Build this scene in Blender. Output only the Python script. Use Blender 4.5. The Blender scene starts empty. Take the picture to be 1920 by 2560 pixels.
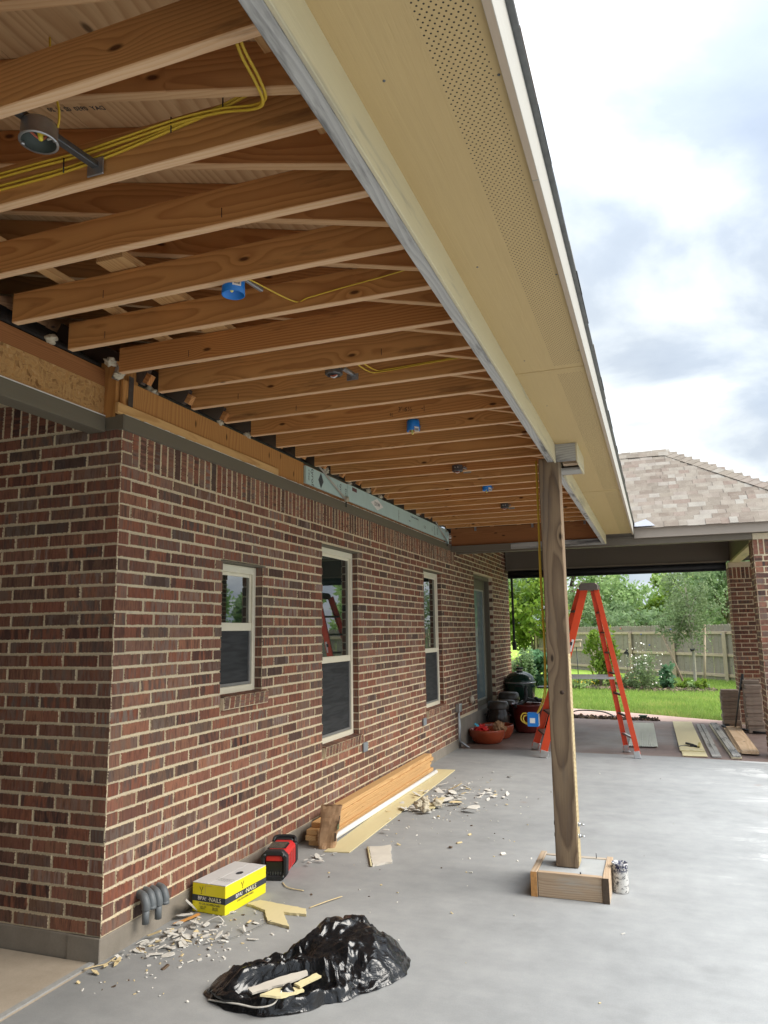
import bpy, bmesh, math, random
import numpy as np
from mathutils import Matrix, Vector, noise as mnoise, Euler
random.seed(7); rng = np.random.default_rng(7)
SC = bpy.context.scene; COL = SC.collection
R = math.radians
# ------------------------------------------------------------------ camera
FPX = 1860.0
CAMH = 1.6
def _n(v): return v / np.linalg.norm(v)
_Y = _n(np.array([1646-960., -(1570-1280.), -FPX])); _Z = np.array([808-960., 1280+10100., -FPX])
_Z = _n(_Z - _Y*(_Z@_Y)); _X = np.cross(_Y, _Z); CR = np.array([_X, _Y, _Z])
cam = bpy.data.cameras.new('camera'); cam_o = bpy.data.objects.new('camera', cam); COL.objects.link(cam_o)
cam.sensor_fit = 'VERTICAL'; cam.sensor_height = 36.0; cam.lens = FPX/2560*36.0
cam.clip_start = 0.05; cam.clip_end = 2000
M4 = Matrix([list(CR[0])+[0], list(CR[1])+[0], list(CR[2])+[CAMH], [0,0,0,1]]); cam_o.matrix_world = M4
SC.camera = cam_o
def proj(p):
    c = CR.T @ (np.array(p, float)-np.array([0,0,CAMH])); z = -c[2]
    return (960+FPX*c[0]/z, 1280-FPX*c[1]/z, z)
# ------------------------------------------------------------------ world, sun, exposure
SUN_EL, SUN_AZ = R(42), R(86)          # azimuth clockwise from +Y
world = bpy.data.worlds.new('World'); SC.world = world; world.use_nodes = True
wt = world.node_tree; wt.nodes.clear()
def wn(t, **k):
    n = wt.nodes.new(t)
    for a, b in k.items(): setattr(n, a, b)
    return n
wout = wn('ShaderNodeOutputWorld'); bg = wn('ShaderNodeBackground'); bg.inputs['Strength'].default_value = 0.1
sky = wn('ShaderNodeTexSky', sky_type='NISHITA', sun_disc=False, sun_elevation=SUN_EL, sun_rotation=SUN_AZ, air_density=1.0, dust_density=1.5)
tcw = wn('ShaderNodeTexCoord'); sep = wn('ShaderNodeSeparateXYZ'); wt.links.new(tcw.outputs['Generated'], sep.inputs[0])
def wm(op, a, b=None, c=None):
    n = wn('ShaderNodeMath', operation=op)
    for i, v in enumerate((a, b, c)):
        if v is None: continue
        if isinstance(v, (int, float)): n.inputs[i].default_value = v
        else: wt.links.new(v, n.inputs[i])
    return n.outputs[0]
zc = wm('MAXIMUM', sep.outputs[2], 0.0); den = wm('ADD', zc, 0.22)
cmb = wn('ShaderNodeCombineXYZ'); wt.links.new(wm('DIVIDE', sep.outputs[0], den), cmb.inputs[0]); wt.links.new(wm('DIVIDE', sep.outputs[1], den), cmb.inputs[1])
cmb.inputs[2].default_value = 3.7
def wnoise(scale, det, rough, dist=0.0):
    n = wn('ShaderNodeTexNoise'); n.inputs['Scale'].default_value = scale; n.inputs['Detail'].default_value = det
    n.inputs['Roughness'].default_value = rough; n.inputs['Distortion'].default_value = dist
    wt.links.new(cmb.outputs[0], n.inputs['Vector']); return n.outputs[0]
n1 = wnoise(1.55, 8, 0.52, 0.35); n2 = wnoise(0.8, 3, 0.5)
mp = wn('ShaderNodeMapRange'); mp.inputs['From Min'].default_value = 0.36; mp.inputs['From Max'].default_value = 0.66
wt.links.new(n1, mp.inputs[0])
ramp = wn('ShaderNodeValToRGB'); wt.links.new(mp.outputs[0], ramp.inputs[0])
e = ramp.color_ramp.elements
e[0].position = 0.0; e[0].color = (3.0, 3.45, 4.1, 1); e[1].position = 1.0; e[1].color = (8.6, 8.8, 8.9, 1)
m_ = e.new(0.35); m_.color = (3.7, 4.15, 4.7, 1); m_ = e.new(0.62); m_.color = (5.1, 5.5, 5.8, 1)
# higher sky is brighter cloud
elev = wm('ADD', 0.57, wm('MULTIPLY', wm('POWER', zc, 5.0), 2.9))
vm = wn('ShaderNodeVectorMath', operation='SCALE'); wt.links.new(ramp.outputs[0], vm.inputs[0]); wt.links.new(elev, vm.inputs['Scale'])
mixs = wn('ShaderNodeMix', data_type='RGBA'); mixs.inputs[0].default_value = 0.88
cov = wn('ShaderNodeMapRange'); cov.inputs['From Min'].default_value = 0.32; cov.inputs['From Max'].default_value = 0.52
cov.inputs['To Min'].default_value = 0.72; cov.inputs['To Max'].default_value = 1.0; wt.links.new(n2, cov.inputs[0]); wt.links.new(cov.outputs[0], mixs.inputs[0])
vs_ = wn('ShaderNodeVectorMath', operation='SCALE'); vs_.inputs['Scale'].default_value = 0.9; wt.links.new(sky.outputs[0], vs_.inputs[0]); wt.links.new(vs_.outputs[0], mixs.inputs[6]); wt.links.new(vm.outputs[0], mixs.inputs[7])
wt.links.new(mixs.outputs[2], bg.inputs['Color']); wt.links.new(bg.outputs[0], wout.inputs[0])
sun = bpy.data.lights.new('sun', 'SUN'); sun.energy = 1.5; sun.angle = R(38); sun.color = (1.0, 0.94, 0.85)
sun_o = bpy.data.objects.new('sun', sun); COL.objects.link(sun_o)
sd = Vector((math.sin(SUN_AZ)*math.cos(SUN_EL), math.cos(SUN_AZ)*math.cos(SUN_EL), math.sin(SUN_EL)))
sun_o.rotation_euler = sd.to_track_quat('Z', 'Y').to_euler(); sun_o.location = (0, 0, 40)
SC.view_settings.view_transform = 'Standard'; SC.view_settings.look = 'None'
SC.view_settings.exposure = 1.72; SC.view_settings.gamma = 1.0; SC.view_settings.use_curve_mapping = False
try:
    SC.cycles.max_bounces = 8; SC.cycles.diffuse_bounces = 5; SC.cycles.glossy_bounces = 3; SC.cycles.transparent_max_bounces = 8
except Exception: pass
# ------------------------------------------------------------------ material helper
class G:
    def __init__(s, name):
        s.m = bpy.data.materials.new(name); s.m.use_nodes = True; s.t = s.m.node_tree; s.t.nodes.clear()
        s.out = s.t.nodes.new('ShaderNodeOutputMaterial'); s.b = s.t.nodes.new('ShaderNodeBsdfPrincipled')
        s.t.links.new(s.b.outputs[0], s.out.inputs[0])
    def put(s, sock, v):
        if v is None: return
        if hasattr(v, 'is_linked') or hasattr(v, 'links'): s.t.links.new(v, sock)
        else:
            if isinstance(v, tuple) and len(v) == 3 and sock.type == 'RGBA': v = (*v, 1)
            sock.default_value = v
    def node(s, t, ins={}, **k):
        n = s.t.nodes.new(t)
        for a, b in k.items(): setattr(n, a, b)
        for a, b in ins.items(): s.put(n.inputs[a], b)
        return n
    def tc(s, w='Object'): return s.node('ShaderNodeTexCoord').outputs[w]
    def pos(s): return s.node('ShaderNodeNewGeometry').outputs['Position']
    def rnd(s): return s.node('ShaderNodeObjectInfo').outputs['Random']
    def attr(s, n): return s.node('ShaderNodeAttribute', attribute_name=n)
    def M(s, op, a, b=None, c=None, clamp=False):
        n = s.t.nodes.new('ShaderNodeMath'); n.operation = op; n.use_clamp = clamp
        for i, v in enumerate((a, b, c)): s.put(n.inputs[i], v)
        return n.outputs[0]
    def V(s, op, a, b=None, scale=None):
        n = s.t.nodes.new('ShaderNodeVectorMath'); n.operation = op
        s.put(n.inputs[0], a)
        if b is not None: s.put(n.inputs[1], b)
        if scale is not None: s.put(n.inputs['Scale'], scale)
        return n.outputs[1] if op in ('LENGTH', 'DOT_PRODUCT') else n.outputs[0]
    def sep(s, v): n = s.node('ShaderNodeSeparateXYZ', {0: v}); return n.outputs[0], n.outputs[1], n.outputs[2]
    def comb(s, x=0., y=0., z=0.): return s.node('ShaderNodeCombineXYZ', {0: x, 1: y, 2: z}).outputs[0]
    def noise(s, v, scale=5., det=3., rough=.5, dist=0., col=False):
        n = s.node('ShaderNodeTexNoise', {'Vector': v, 'Scale': scale, 'Detail': det, 'Roughness': rough, 'Distortion': dist})
        return n.outputs[1] if col else n.outputs[0]
    def vor(s, v, scale=5., feature='F1', out=0, rand=1.):
        n = s.node('ShaderNodeTexVoronoi', {'Vector': v, 'Scale': scale, 'Randomness': rand}, feature=feature); return n.outputs[out]
    def rng(s, v, a, b, c=0., d=1., smooth=False):
        n = s.node('ShaderNodeMapRange', {0: v, 1: a, 2: b, 3: c, 4: d}); n.clamp = True
        if smooth: n.interpolation_type = 'SMOOTHSTEP'
        return n.outputs[0]
    def mix(s, f, a, b, blend='MIX'):
        n = s.t.nodes.new('ShaderNodeMix'); n.data_type = 'RGBA'; n.blend_type = blend
        s.put(n.inputs[0], f); s.put(n.inputs[6], a); s.put(n.inputs[7], b); return n.outputs[2]
    def ramp(s, f, stops, const=False):
        n = s.node('ShaderNodeValToRGB', {0: f}); cr = n.color_ramp
        if const: cr.interpolation = 'CONSTANT'
        while len(cr.elements) < len(stops): cr.elements.new(0.5)
        for el, (p, c) in zip(cr.elements, stops): el.position = p; el.color = (*c, 1)
        return n.outputs[0]
    def bump(s, h, strength=.3, dist=.01):
        n = s.node('ShaderNodeBump', {'Height': h, 'Strength': strength, 'Distance': dist}); s.t.links.new(n.outputs[0], s.b.inputs['Normal'])
    def done(s, col=None, rough=.7, metal=0., spec=None, **k):
        s.put(s.b.inputs['Base Color'], col); s.put(s.b.inputs['Roughness'], rough); s.put(s.b.inputs['Metallic'], metal)
        if spec is not None: s.put(s.b.inputs['Specular IOR Level'], spec)
        for a, b in k.items(): s.put(s.b.inputs[a.replace('_', ' ')], b)
        return s.m
def plain(name, col, rough=.6, metal=0., var=.12, scale=25., bump=0., spec=None):
    g = G(name); p = g.tc(); n = g.noise(p, scale, 4, .6)
    n2 = g.noise(p, scale*.17, 3, .5)
    f = g.M('ADD', g.M('MULTIPLY', n, .6), g.M('MULTIPLY', n2, .4))
    c = g.mix(g.rng(f, .3, .7), tuple(max(0, x*(1-var)) for x in col), tuple(min(1, x*(1+var)) for x in col))
    if bump: g.bump(n, bump, .004)
    return g.done(c, rough, metal, spec)
def wood(name, light, dark, ring=.011, knots=1., rough=.72, fiber=.22, stain=None, bump=.15, tint=.14, rdist=1., swap=False, edge=None):
    g = G(name); p = g.tc(); r = g.rnd(); x, y, z = g.sep(p)
    if swap == 'z': x, y, z = z, x, y
    elif swap: x, y = y, x
    ox = g.M('MULTIPLY', r, 87.0); r2 = g.M('FRACT', g.M('MULTIPLY', r, 13.7)); r3 = g.M('FRACT', g.M('MULTIPLY', r, 57.3))
    xs = g.M('ADD', x, ox)
    lo = g.comb(g.M('MULTIPLY', xs, .55), g.M('MULTIPLY', y, 2.5), g.M('MULTIPLY', z, 2.5))
    w1 = g.M('MULTIPLY', g.M('SUBTRACT', g.noise(lo, 1., 2, .45), .5), .17*rdist)
    w2 = g.M('MULTIPLY', g.M('SUBTRACT', g.noise(g.comb(g.M('MULTIPLY', xs, 3.2), g.M('MULTIPLY', y, 9.), g.M('MULTIPLY', z, 9.)), 1., 3, .5), .5), .022)
    yy = g.M('ADD', y, g.M('ADD', .03, g.M('MULTIPLY', r2, .11)))
    zz = g.M('ADD', z, g.M('SUBTRACT', g.M('MULTIPLY', r3, .16), .08))
    # knots
    kp = g.comb(g.M('MULTIPLY', xs, 2.0), g.M('ADD', g.M('MULTIPLY', z, 5.2), g.M('MULTIPLY', y, 3.1)), 0.)
    kv = g.node('ShaderNodeTexVoronoi', {'Vector': kp, 'Scale': 1.0}, voronoi_dimensions='2D'); kd = kv.outputs[0]
    kd = g.M('ADD', kd, g.M('MULTIPLY', g.M('GREATER_THAN', g.sep(kv.outputs[1])[0], .55), 2.))
    kn = g.M('MULTIPLY', g.M('EXPONENT', g.M('MULTIPLY', g.M('MULTIPLY', kd, kd), -30.)), .026*knots)
    rad = g.M('ADD', g.M('SQRT', g.M('ADD', g.M('MULTIPLY', yy, yy), g.M('MULTIPLY', zz, zz))), g.M('ADD', kn, g.M('ADD', w1, w2)))
    fr = g.M('FRACT', g.M('DIVIDE', rad, ring))
    band = g.ramp(fr, [(0., (0, 0, 0)), (.35, (.15,)*3), (.72, (.75,)*3), (.86, (1., 1., 1.)), (1., (0, 0, 0))])
    fib = g.noise(g.comb(g.M('MULTIPLY', xs, 3.), g.M('MULTIPLY', y, 260.), g.M('MULTIPLY', z, 260.)), 1., 3, .6)
    big = g.noise(g.comb(g.M('MULTIPLY', xs, .8), g.M('MULTIPLY', y, 6.), g.M('MULTIPLY', z, 6.)), 1., 3, .5)
    c = g.mix(g.M('MULTIPLY', band, .92), light, dark)
    c = g.mix(g.rng(fib, .35, .75, 0., fiber), c, tuple(d*.55 for d in dark))
    c = g.mix(g.rng(big, .4, .7, 0., .35), c, tuple((l*.55+d*.45) for l, d in zip(light, dark)))
    c = g.mix(tint, c, g.ramp(r3, [(0., (light[0]*.8, light[1]*.62, light[2]*.5)), (.5, light), (1., (light[0]*.9, light[1]*1.0, light[2]*1.1))]))
    if edge:   # narrow edges are mixed paler than the faces
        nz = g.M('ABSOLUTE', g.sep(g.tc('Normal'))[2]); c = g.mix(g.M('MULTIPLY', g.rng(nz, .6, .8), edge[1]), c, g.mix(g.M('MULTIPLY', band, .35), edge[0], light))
    if knots: c = g.mix(g.rng(kd, .028, .062, .92, 0.), c, (dark[0]*.22, dark[1]*.2, dark[2]*.2))
    if stain:
        sn = g.noise(g.comb(g.M('MULTIPLY', xs, 1.6), g.M('MULTIPLY', y, 11.), g.M('MULTIPLY', z, 11.)), 1., 5, .65)
        c = g.mix(g.rng(sn, stain[1], stain[1]+.16, 0., stain[2]), c, stain[0])
    g.bump(g.M('ADD', band, fib), bump, .002)
    return g.done(c, rough, 0., .3)
# ------------------------------------------------------------------ mesh helper
class MB:
    def __init__(s): s.v = []; s.f = []; s.m = []; s.sm = []
    def add(s, vs, fs, mi=0, smooth=False):
        o = len(s.v); s.v += [tuple(map(float, v)) for v in vs]
        for f in fs: s.f.append([i+o for i in f]); s.m.append(mi); s.sm.append(smooth)
        return s
    def box(s, x0, y0, z0, x1, y1, z1, mi=0):
        v = [(x, y, z) for z in (z0, z1) for y in (y0, y1) for x in (x0, x1)]
        return s.add(v, [(0,2,3,1),(4,5,7,6),(0,1,5,4),(2,6,7,3),(0,4,6,2),(1,3,7,5)], mi)
    def obox(s, M, l, w, h, mi=0):
        v = [M @ Vector((x, y, z)) for z in (-h/2, h/2) for y in (-w/2, w/2) for x in (-l/2, l/2)]
        return s.add(v, [(0,2,3,1),(4,5,7,6),(0,1,5,4),(2,6,7,3),(0,4,6,2),(1,3,7,5)], mi)
    def lathe(s, prof, c=(0,0,0), n=32, mi=0, smooth=True, sy=1.):
        vs = []; k = len(prof)
        for i in range(n):
            a = 2*math.pi*i/n
            for r_, z in prof: vs.append((c[0]+r_*math.cos(a), c[1]+r_*math.sin(a)*sy, c[2]+z))
        fs = [(i*k+j, ((i+1) % n)*k+j, ((i+1) % n)*k+j+1, i*k+j+1) for i in range(n) for j in range(k-1)]
        return s.add(vs, fs, mi, smooth)
    def tube(s, pts, r, n=8, mi=0, cap=True, flat=1., closed=False):
        P = [Vector(p) for p in pts]; vs = []; m = len(P); prev = None
        rr = r if isinstance(r, (list, tuple)) else [r]*m
        for i, p in enumerate(P):
            d = (P[min(i+1, m-1)]-P[max(i-1, 0)])
            d = d.normalized() if d.length > 1e-9 else Vector((0, 0, 1))
            if prev is None:
                u = d.cross(Vector((0, 0, 1)))
                if u.length < 1e-3: u = d.cross(Vector((1, 0, 0)))
            else: u = prev - d*prev.dot(d)
            u.normalize(); prev = u; w = d.cross(u)
            for j in range(n):
                a = 2*math.pi*j/n; vs.append(p + u*(rr[i]*math.cos(a)) + w*(rr[i]*flat*math.sin(a)))
        fs = [(i*n+j, i*n+(j+1) % n, (i+1)*n+(j+1) % n, (i+1)*n+j) for i in range(m-1) for j in range(n)]
        if cap: fs += [tuple(range(n))[::-1], tuple((m-1)*n+j for j in range(n))]
        return s.add(vs, fs, mi, True)
    def prism(s, poly, z0, z1, M=None, mi=0):
        n = len(poly); v = [(x, y, z0) for x, y in poly]+[(x, y, z1) for x, y in poly]
        if M is not None: v = [M @ Vector(q) for q in v]
        return s.add(v, [tuple(range(n))[::-1], tuple(range(n, 2*n))]+[(i, (i+1) % n, n+(i+1) % n, n+i) for i in range(n)], mi)
    def build(s, name, mats, parent=None, origin=None, bevel=0., label=None):
        if not isinstance(mats, (list, tuple)): mats = [mats]
        if origin is None: origin = (0, 0, 0) if parent is None else None
        po = Vector((0, 0, 0))
        if parent is not None:
            q = parent
            while q is not None: po += q.location; q = q.parent
        og = Vector(origin) if origin is not None else po
        me = bpy.data.meshes.new(name)
        me.from_pydata([(x-og.x, y-og.y, z-og.z) for x, y, z in s.v], [], s.f)
        for m in mats: me.materials.append(m)
        me.polygons.foreach_set('material_index', s.m); me.polygons.foreach_set('use_smooth', s.sm)
        if bevel:
            bm = bmesh.new(); bm.from_mesh(me)
            ed = [e_ for e_ in bm.edges if len(e_.link_faces) == 2 and e_.calc_face_angle(0) > .5]
            bmesh.ops.bevel(bm, geom=ed, offset=bevel, segments=1, affect='EDGES', clamp_overlap=True); bm.to_mesh(me); bm.free()
        me.update(); o = bpy.data.objects.new(name, me); COL.objects.link(o)
        if parent is not None: o.parent = parent
        o.location = og-po
        if label: o['label'] = label
        return o
def tag(o, label, cat, group=None):
    o['label'] = label; o['category'] = cat
    if group: o['group'] = group
    return o
def struct(o): o['kind'] = 'structure'; return o
def stuff(o): o['kind'] = 'stuff'; return o
def thing(name, label, cat, loc=(0, 0, 0), group=None):
    o = bpy.data.objects.new(name, None); COL.objects.link(o); o.location = loc; o.empty_display_size = .1
    return tag(o, label, cat, group)
def place(name, me, M, parent=None):
    """an object sharing mesh data at a world matrix under a translation-only parent"""
    o = bpy.data.objects.new(name, me); COL.objects.link(o)
    if parent is not None:
        o.parent = parent; q = parent; po = Vector((0, 0, 0))
        while q is not None: po += q.location; q = q.parent
        M = Matrix.Translation(-po) @ M
    o.matrix_basis = M; return o
_bc = {}
def board(name, a, b, w, h, mat, parent=None, up=(0, 0, 1), c=.002, label=None, roll=0.):
    """a timber from a to b (centre line): local X along it, w across, h along 'up'"""
    a, b = Vector(a), Vector(b); d = b-a; L = d.length; d.normalize()
    y = Vector(up).cross(d).normalized(); z = d.cross(y)
    M = Matrix((( d.x, y.x, z.x, 0), (d.y, y.y, z.y, 0), (d.z, y.z, z.z, 0), (0, 0, 0, 1))); M.translation = (a+b)/2
    if roll: M = M @ Matrix.Rotation(roll, 4, 'X')
    key = (round(L, 4), w, h, c, mat.name)
    if key not in _bc:
        me = bpy.data.meshes.new(name); bm = bmesh.new(); bmesh.ops.create_cube(bm, size=1.)
        for v in bm.verts: v.co = Vector((v.co.x*L, v.co.y*w, v.co.z*h))
        if c: bmesh.ops.bevel(bm, geom=bm.edges[:], offset=c, segments=1, affect='EDGES')
        bm.to_mesh(me); bm.free(); me.materials.append(mat); _bc[key] = me
    o = place(name, _bc[key], M, parent)
    if label: o['label'] = label
    return o
def spline(P, n=8):
    P = [Vector(p) for p in P]; out = []
    for i in range(len(P)-1):
        p0, p1, p2, p3 = P[max(i-1, 0)], P[i], P[i+1], P[min(i+2, len(P)-1)]
        for k in range(n):
            t = k/n; out.append(.5*((2*p1)+(p2-p0)*t+(2*p0-5*p1+4*p2-p3)*t*t+(3*p1-p0-3*p2+p3)*t**3))
    out.append(P[-1]); return out
def text(s_, size, mat, M, parent, name='lettering', ext=.0004, font_scale=(1, 1), align='CENTER'):
    cu = bpy.data.curves.new(name, 'FONT'); cu.body = s_; cu.size = size; cu.extrude = ext; cu.align_x = align; cu.align_y = 'CENTER'
    cu.resolution_u = 2
    to = bpy.data.objects.new('tmp', cu); COL.objects.link(to)
    dg = bpy.context.evaluated_depsgraph_get(); me = bpy.data.meshes.new_from_object(to.evaluated_get(dg))
    bpy.data.objects.remove(to); bpy.data.curves.remove(cu)
    me.materials.clear(); me.materials.append(mat)
    return place(name, me, M @ Matrix.Diagonal((font_scale[0], font_scale[1], 1, 1)), parent)
def frame(o, x, y):
    """matrix with given origin, x axis, y axis"""
    x = Vector(x).normalized(); y = Vector(y); y = (y-x*y.dot(x)).normalized(); z = x.cross(y)
    M = Matrix(((x.x, y.x, z.x, 0), (x.y, y.y, z.y, 0), (x.z, y.z, z.z, 0), (0, 0, 0, 1))); M.translation = Vector(o); return M
# ------------------------------------------------------------------ materials
def m_brick():
    g = G('brick_clay'); oi = g.rnd(); at = g.attr('rnd').outputs['Fac']
    r = g.M('FRACT', g.M('ADD', oi, at)); r2 = g.M('FRACT', g.M('MULTIPLY', r, 17.31)); r3 = g.M('FRACT', g.M('MULTIPLY', r, 71.7))
    uv = g.tc('UV'); u, v, _ = g.sep(uv)
    base = g.ramp(r, [(0., (0.222, 0.091, 0.060)), (.16, (0.294, 0.117, 0.071)), (.32, (0.180, 0.087, 0.061)), (.46, (0.342, 0.156, 0.096)), (.60, (0.156, 0.102, 0.073)), (.72, (0.258, 0.094, 0.056)), (.86, (0.102, 0.065, 0.052)), (1., (0.324, 0.167, 0.111))])
    second = g.ramp(r2, [(0., (.070, .045, .040)), (.3, (.20, .155, .13)), (.55, (.30, .125, .085)), (.8, (.045, .034, .034)), (1., (.34, .25, .21))])
    off = g.M('MULTIPLY', r, 53.)
    st = g.noise(g.comb(g.M('MULTIPLY', g.M('ADD', u, off), 7.), g.M('MULTIPLY', v, .35), r3), 1., 4, .58, .1)
    st2 = g.noise(g.comb(g.M('MULTIPLY', g.M('ADD', u, off), 24.), g.M('MULTIPLY', v, .8), r2), 1., 3, .6)
    c = g.mix(g.rng(st, .44, .56, 0., g.M('ADD', .5, g.M('MULTIPLY', r3, .5))), base, second)
    c = g.mix(g.rng(st2, .48, .68, 0., .5), c, (.045, .030, .028))
    fl = g.noise(g.comb(g.M('MULTIPLY', g.M('ADD', u, off), 14.), g.M('MULTIPLY', v, 5.), r2), 1., 5, .7)
    c = g.mix(g.rng(fl, .62, .74, 0., .55), c, (.36, .26, .21))
    # mortar smeared over the arris
    eu = g.M('MULTIPLY', g.M('MINIMUM', u, g.M('SUBTRACT', 1., u)), 3.6); ev = g.M('MINIMUM', v, g.M('SUBTRACT', 1., v)); ed = g.M('MINIMUM', eu, ev)
    en = g.noise(g.comb(g.M('MULTIPLY', g.M('ADD', u, off), 26.), g.M('MULTIPLY', v, 8.), r3), 1., 4, .65)
    sm = g.rng(g.M('SUBTRACT', ed, g.M('MULTIPLY', g.M('SUBTRACT', en, .44), .30)), .0, .025, .95, 0.)
    c = g.mix(sm, c, (.68, .575, .395))
    g.bump(g.M('ADD', st2, g.M('ADD', fl, sm)), .45, .004)
    return g.done(c, .9, 0., .2)
BRICK = m_brick()
def m_mortar():
    g = G('mortar'); p = g.pos(); n = g.noise(p, 60, 4, .7); n2 = g.noise(p, 3.2, 4, .6)
    c = g.mix(g.rng(n, .3, .7), (.62, .525, .365), (.76, .655, .475)); c = g.mix(g.rng(n2, .35, .65, 0., .3), c, (.48, .41, .32))
    g.bump(n, .6, .006); return g.done(c, .95, 0., .1)
MORTAR = m_mortar()
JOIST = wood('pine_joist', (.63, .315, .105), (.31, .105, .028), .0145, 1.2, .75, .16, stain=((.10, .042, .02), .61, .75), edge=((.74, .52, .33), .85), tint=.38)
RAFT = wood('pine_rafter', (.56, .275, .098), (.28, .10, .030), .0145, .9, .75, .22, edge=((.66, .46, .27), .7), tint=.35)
PLYD = wood('plywood_deck', (.66, .45, .25), (.46, .27, .125), .055, .9, .8, .25, stain=((.24, .12, .05), .60, .6), rdist=3.5)
PLYW = wood('plywood_header', (.50, .245, .075), (.33, .14, .04), .026, .5, .7, .25, stain=((.14, .06, .03), .63, .6), rdist=2.0, swap='z')
LVL = wood('laminated_beam', (.36, .155, .055), (.24, .09, .032), .010, .2, .65, .35, stain=((.10, .045, .02), .60, .6))
PINE = wood('fresh_lumber', (.66, .43, .20), (.46, .235, .085), .011, .7, .65, .2)
LEDG = wood('ledger_pine', (.66, .41, .17), (.45, .24, .085), .012, .5, .65, .2)
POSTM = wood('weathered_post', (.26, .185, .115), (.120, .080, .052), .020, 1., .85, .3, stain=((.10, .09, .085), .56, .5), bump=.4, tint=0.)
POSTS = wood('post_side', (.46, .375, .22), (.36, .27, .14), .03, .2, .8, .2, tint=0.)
GREYY = wood('grey_weathered_beam', (.50, .49, .46), (.36, .35, .34), .013, .3, .85, .35, stain=((.05, .048, .05), .52, .92), bump=.4, tint=.05, swap=True)
GREYW = wood('grey_weathered_wood', (.44, .43, .40), (.30, .29, .28), .015, .3, .85, .35, stain=((.055, .052, .055), .53, .9), bump=.4, tint=.05)
FORMW = wood('formwork_board', (.50, .385, .27), (.34, .235, .15), .012, .6, .85, .3, stain=((.42, .39, .34), .52, .8), bump=.4)
CEDAR = wood('fence_picket', (.30, .262, .225), (.195, .165, .14), .02, .5, .9, .35, stain=((.17, .145, .12), .52, .6), bump=.4, tint=.16)
CEDARP = wood('fence_post_wood', (.48, .385, .29), (.35, .27, .20), .02, .5, .85, .3)
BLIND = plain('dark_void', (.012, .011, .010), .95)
def m_painted(name, col, dirt=(.25, .22, .17), amt=.35, grain=.25, axis=1, rough=.62, thr=.56):
    g = G(name); p = g.pos(); x, y, z = g.sep(p)
    s = [1., 1., 1.]; v = [g.M('MULTIPLY', a, 3. if i == axis else 70.) for i, a in enumerate((x, y, z))]
    gr = g.noise(g.comb(*v), 1., 4, .6, .6)
    v2 = [g.M('MULTIPLY', a, .9 if i == axis else 9.) for i, a in enumerate((x, y, z))]
    di = g.noise(g.comb(*v2), 1., 5, .68); big = g.noise(p, 1.1, 3, .5)
    c = g.mix(g.rng(gr, .3, .7, 0., .28), col, tuple(a*.86 for a in col))
    c = g.mix(g.rng(big, .35, .65, 0., .16), c, tuple(a*.8 for a in col))
    c = g.mix(g.rng(di, thr, thr+.16, 0., amt), c, dirt)
    g.bump(gr, grain, .004); return g.done(c, rough, 0., .35)
SOFF = m_painted('cream_soffit_paint', (.485, .355, .17), (.36, .27, .14), .25, .5, 1)
TRIMC = m_painted('cream_trim_paint', (.58, .51, .34), (.22, .21, .19), .75, .3, 1, thr=.55)
FASC = m_painted('white_fascia_paint', (.37, .357, .322), (.52, .46, .38), .35, .2, 1)
FASB = m_painted('fascia_underside', (.44, .35, .265), (.33, .27, .21), .4, .2, 1)
TAUPE = m_painted('taupe_trim_paint', (.150, .132, .098), (.26, .23, .18), .3, .4, 1, thr=.6)
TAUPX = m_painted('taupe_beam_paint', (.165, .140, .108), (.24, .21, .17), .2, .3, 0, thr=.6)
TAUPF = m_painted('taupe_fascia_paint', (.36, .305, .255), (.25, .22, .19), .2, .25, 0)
def m_osb():
    g = G('strand_board'); p = g.pos(); w = g.noise(p, 9., 2, .5, 0., True); q = g.V('ADD', g.V('SCALE', p, None, 1.), g.V('SCALE', w, None, .09))
    x, y, z = g.sep(q)
    a = g.vor(g.comb(g.M('MULTIPLY', x, 30.), g.M('MULTIPLY', y, 26.), g.M('MULTIPLY', z, 75.)), 1., out=1)
    b = g.vor(g.comb(g.M('MULTIPLY', x, 30.), g.M('MULTIPLY', y, 70.), g.M('MULTIPLY', z, 30.)), 1., out=1)
    ra = g.sep(a)[0]; rb = g.sep(b)[1]; f = g.M('MULTIPLY', g.M('ADD', ra, rb), .5)
    n = g.noise(p, 120, 3, .6)
    c = g.ramp(f, [(0., (.17, .075, .024)), (.25, (.36, .20, .075)), (.5, (.50, .30, .12)), (.75, (.44, .23, .075)), (1., (.60, .40, .20))])
    c = g.mix(g.rng(n, .35, .7, 0., .35), c, (.22, .11, .04)); g.bump(f, .5, .003); return g.done(c, .75, 0., .3)
OSB = m_osb()
FOAM = plain('foam_sheathing', (.46, .60, .57), .6, 0., .06, 8)
WHITEF = plain('insulation_batt', (.46, .41, .31), .95, 0., .18, 30, .6)
INK = plain('black_print', (.035, .04, .05), .7)
INKB = plain('handwriting_ink', (.05, .03, .02), .8)
VINYL = plain('window_vinyl', (.74, .69, .55), .45, 0., .04)
STEEL = plain('galvanised_steel', (.42, .44, .46), .38, .85, .15, 40)
DSTEEL = plain('dark_steel', (.14, .145, .15), .42, .8, .25, 30)
RUBBER = plain('black_rubber', (.016, .017, .02), .55, 0., .3, 30)
PVCG = plain('grey_pvc', (.13, .145, .155), .5, 0., .1, 15)
PVCW = plain('white_pvc', (.80, .80, .78), .4, 0., .03)
YELC = plain('yellow_cable', (.66, .46, .045), .45, 0., .1, 15)
BLUEP = plain('blue_plastic', (.008, .19, .62), .4, 0., .06, 12)
WHITEP = plain('white_label', (.80, .79, .76), .6, 0., .04)
LORA = plain('fibreglass_orange', (.72, .075, .022), .38, 0., .10, 6)
LDRK = plain('ladder_step_alu', (.16, .135, .12), .45, .5, .2, 30)
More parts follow.
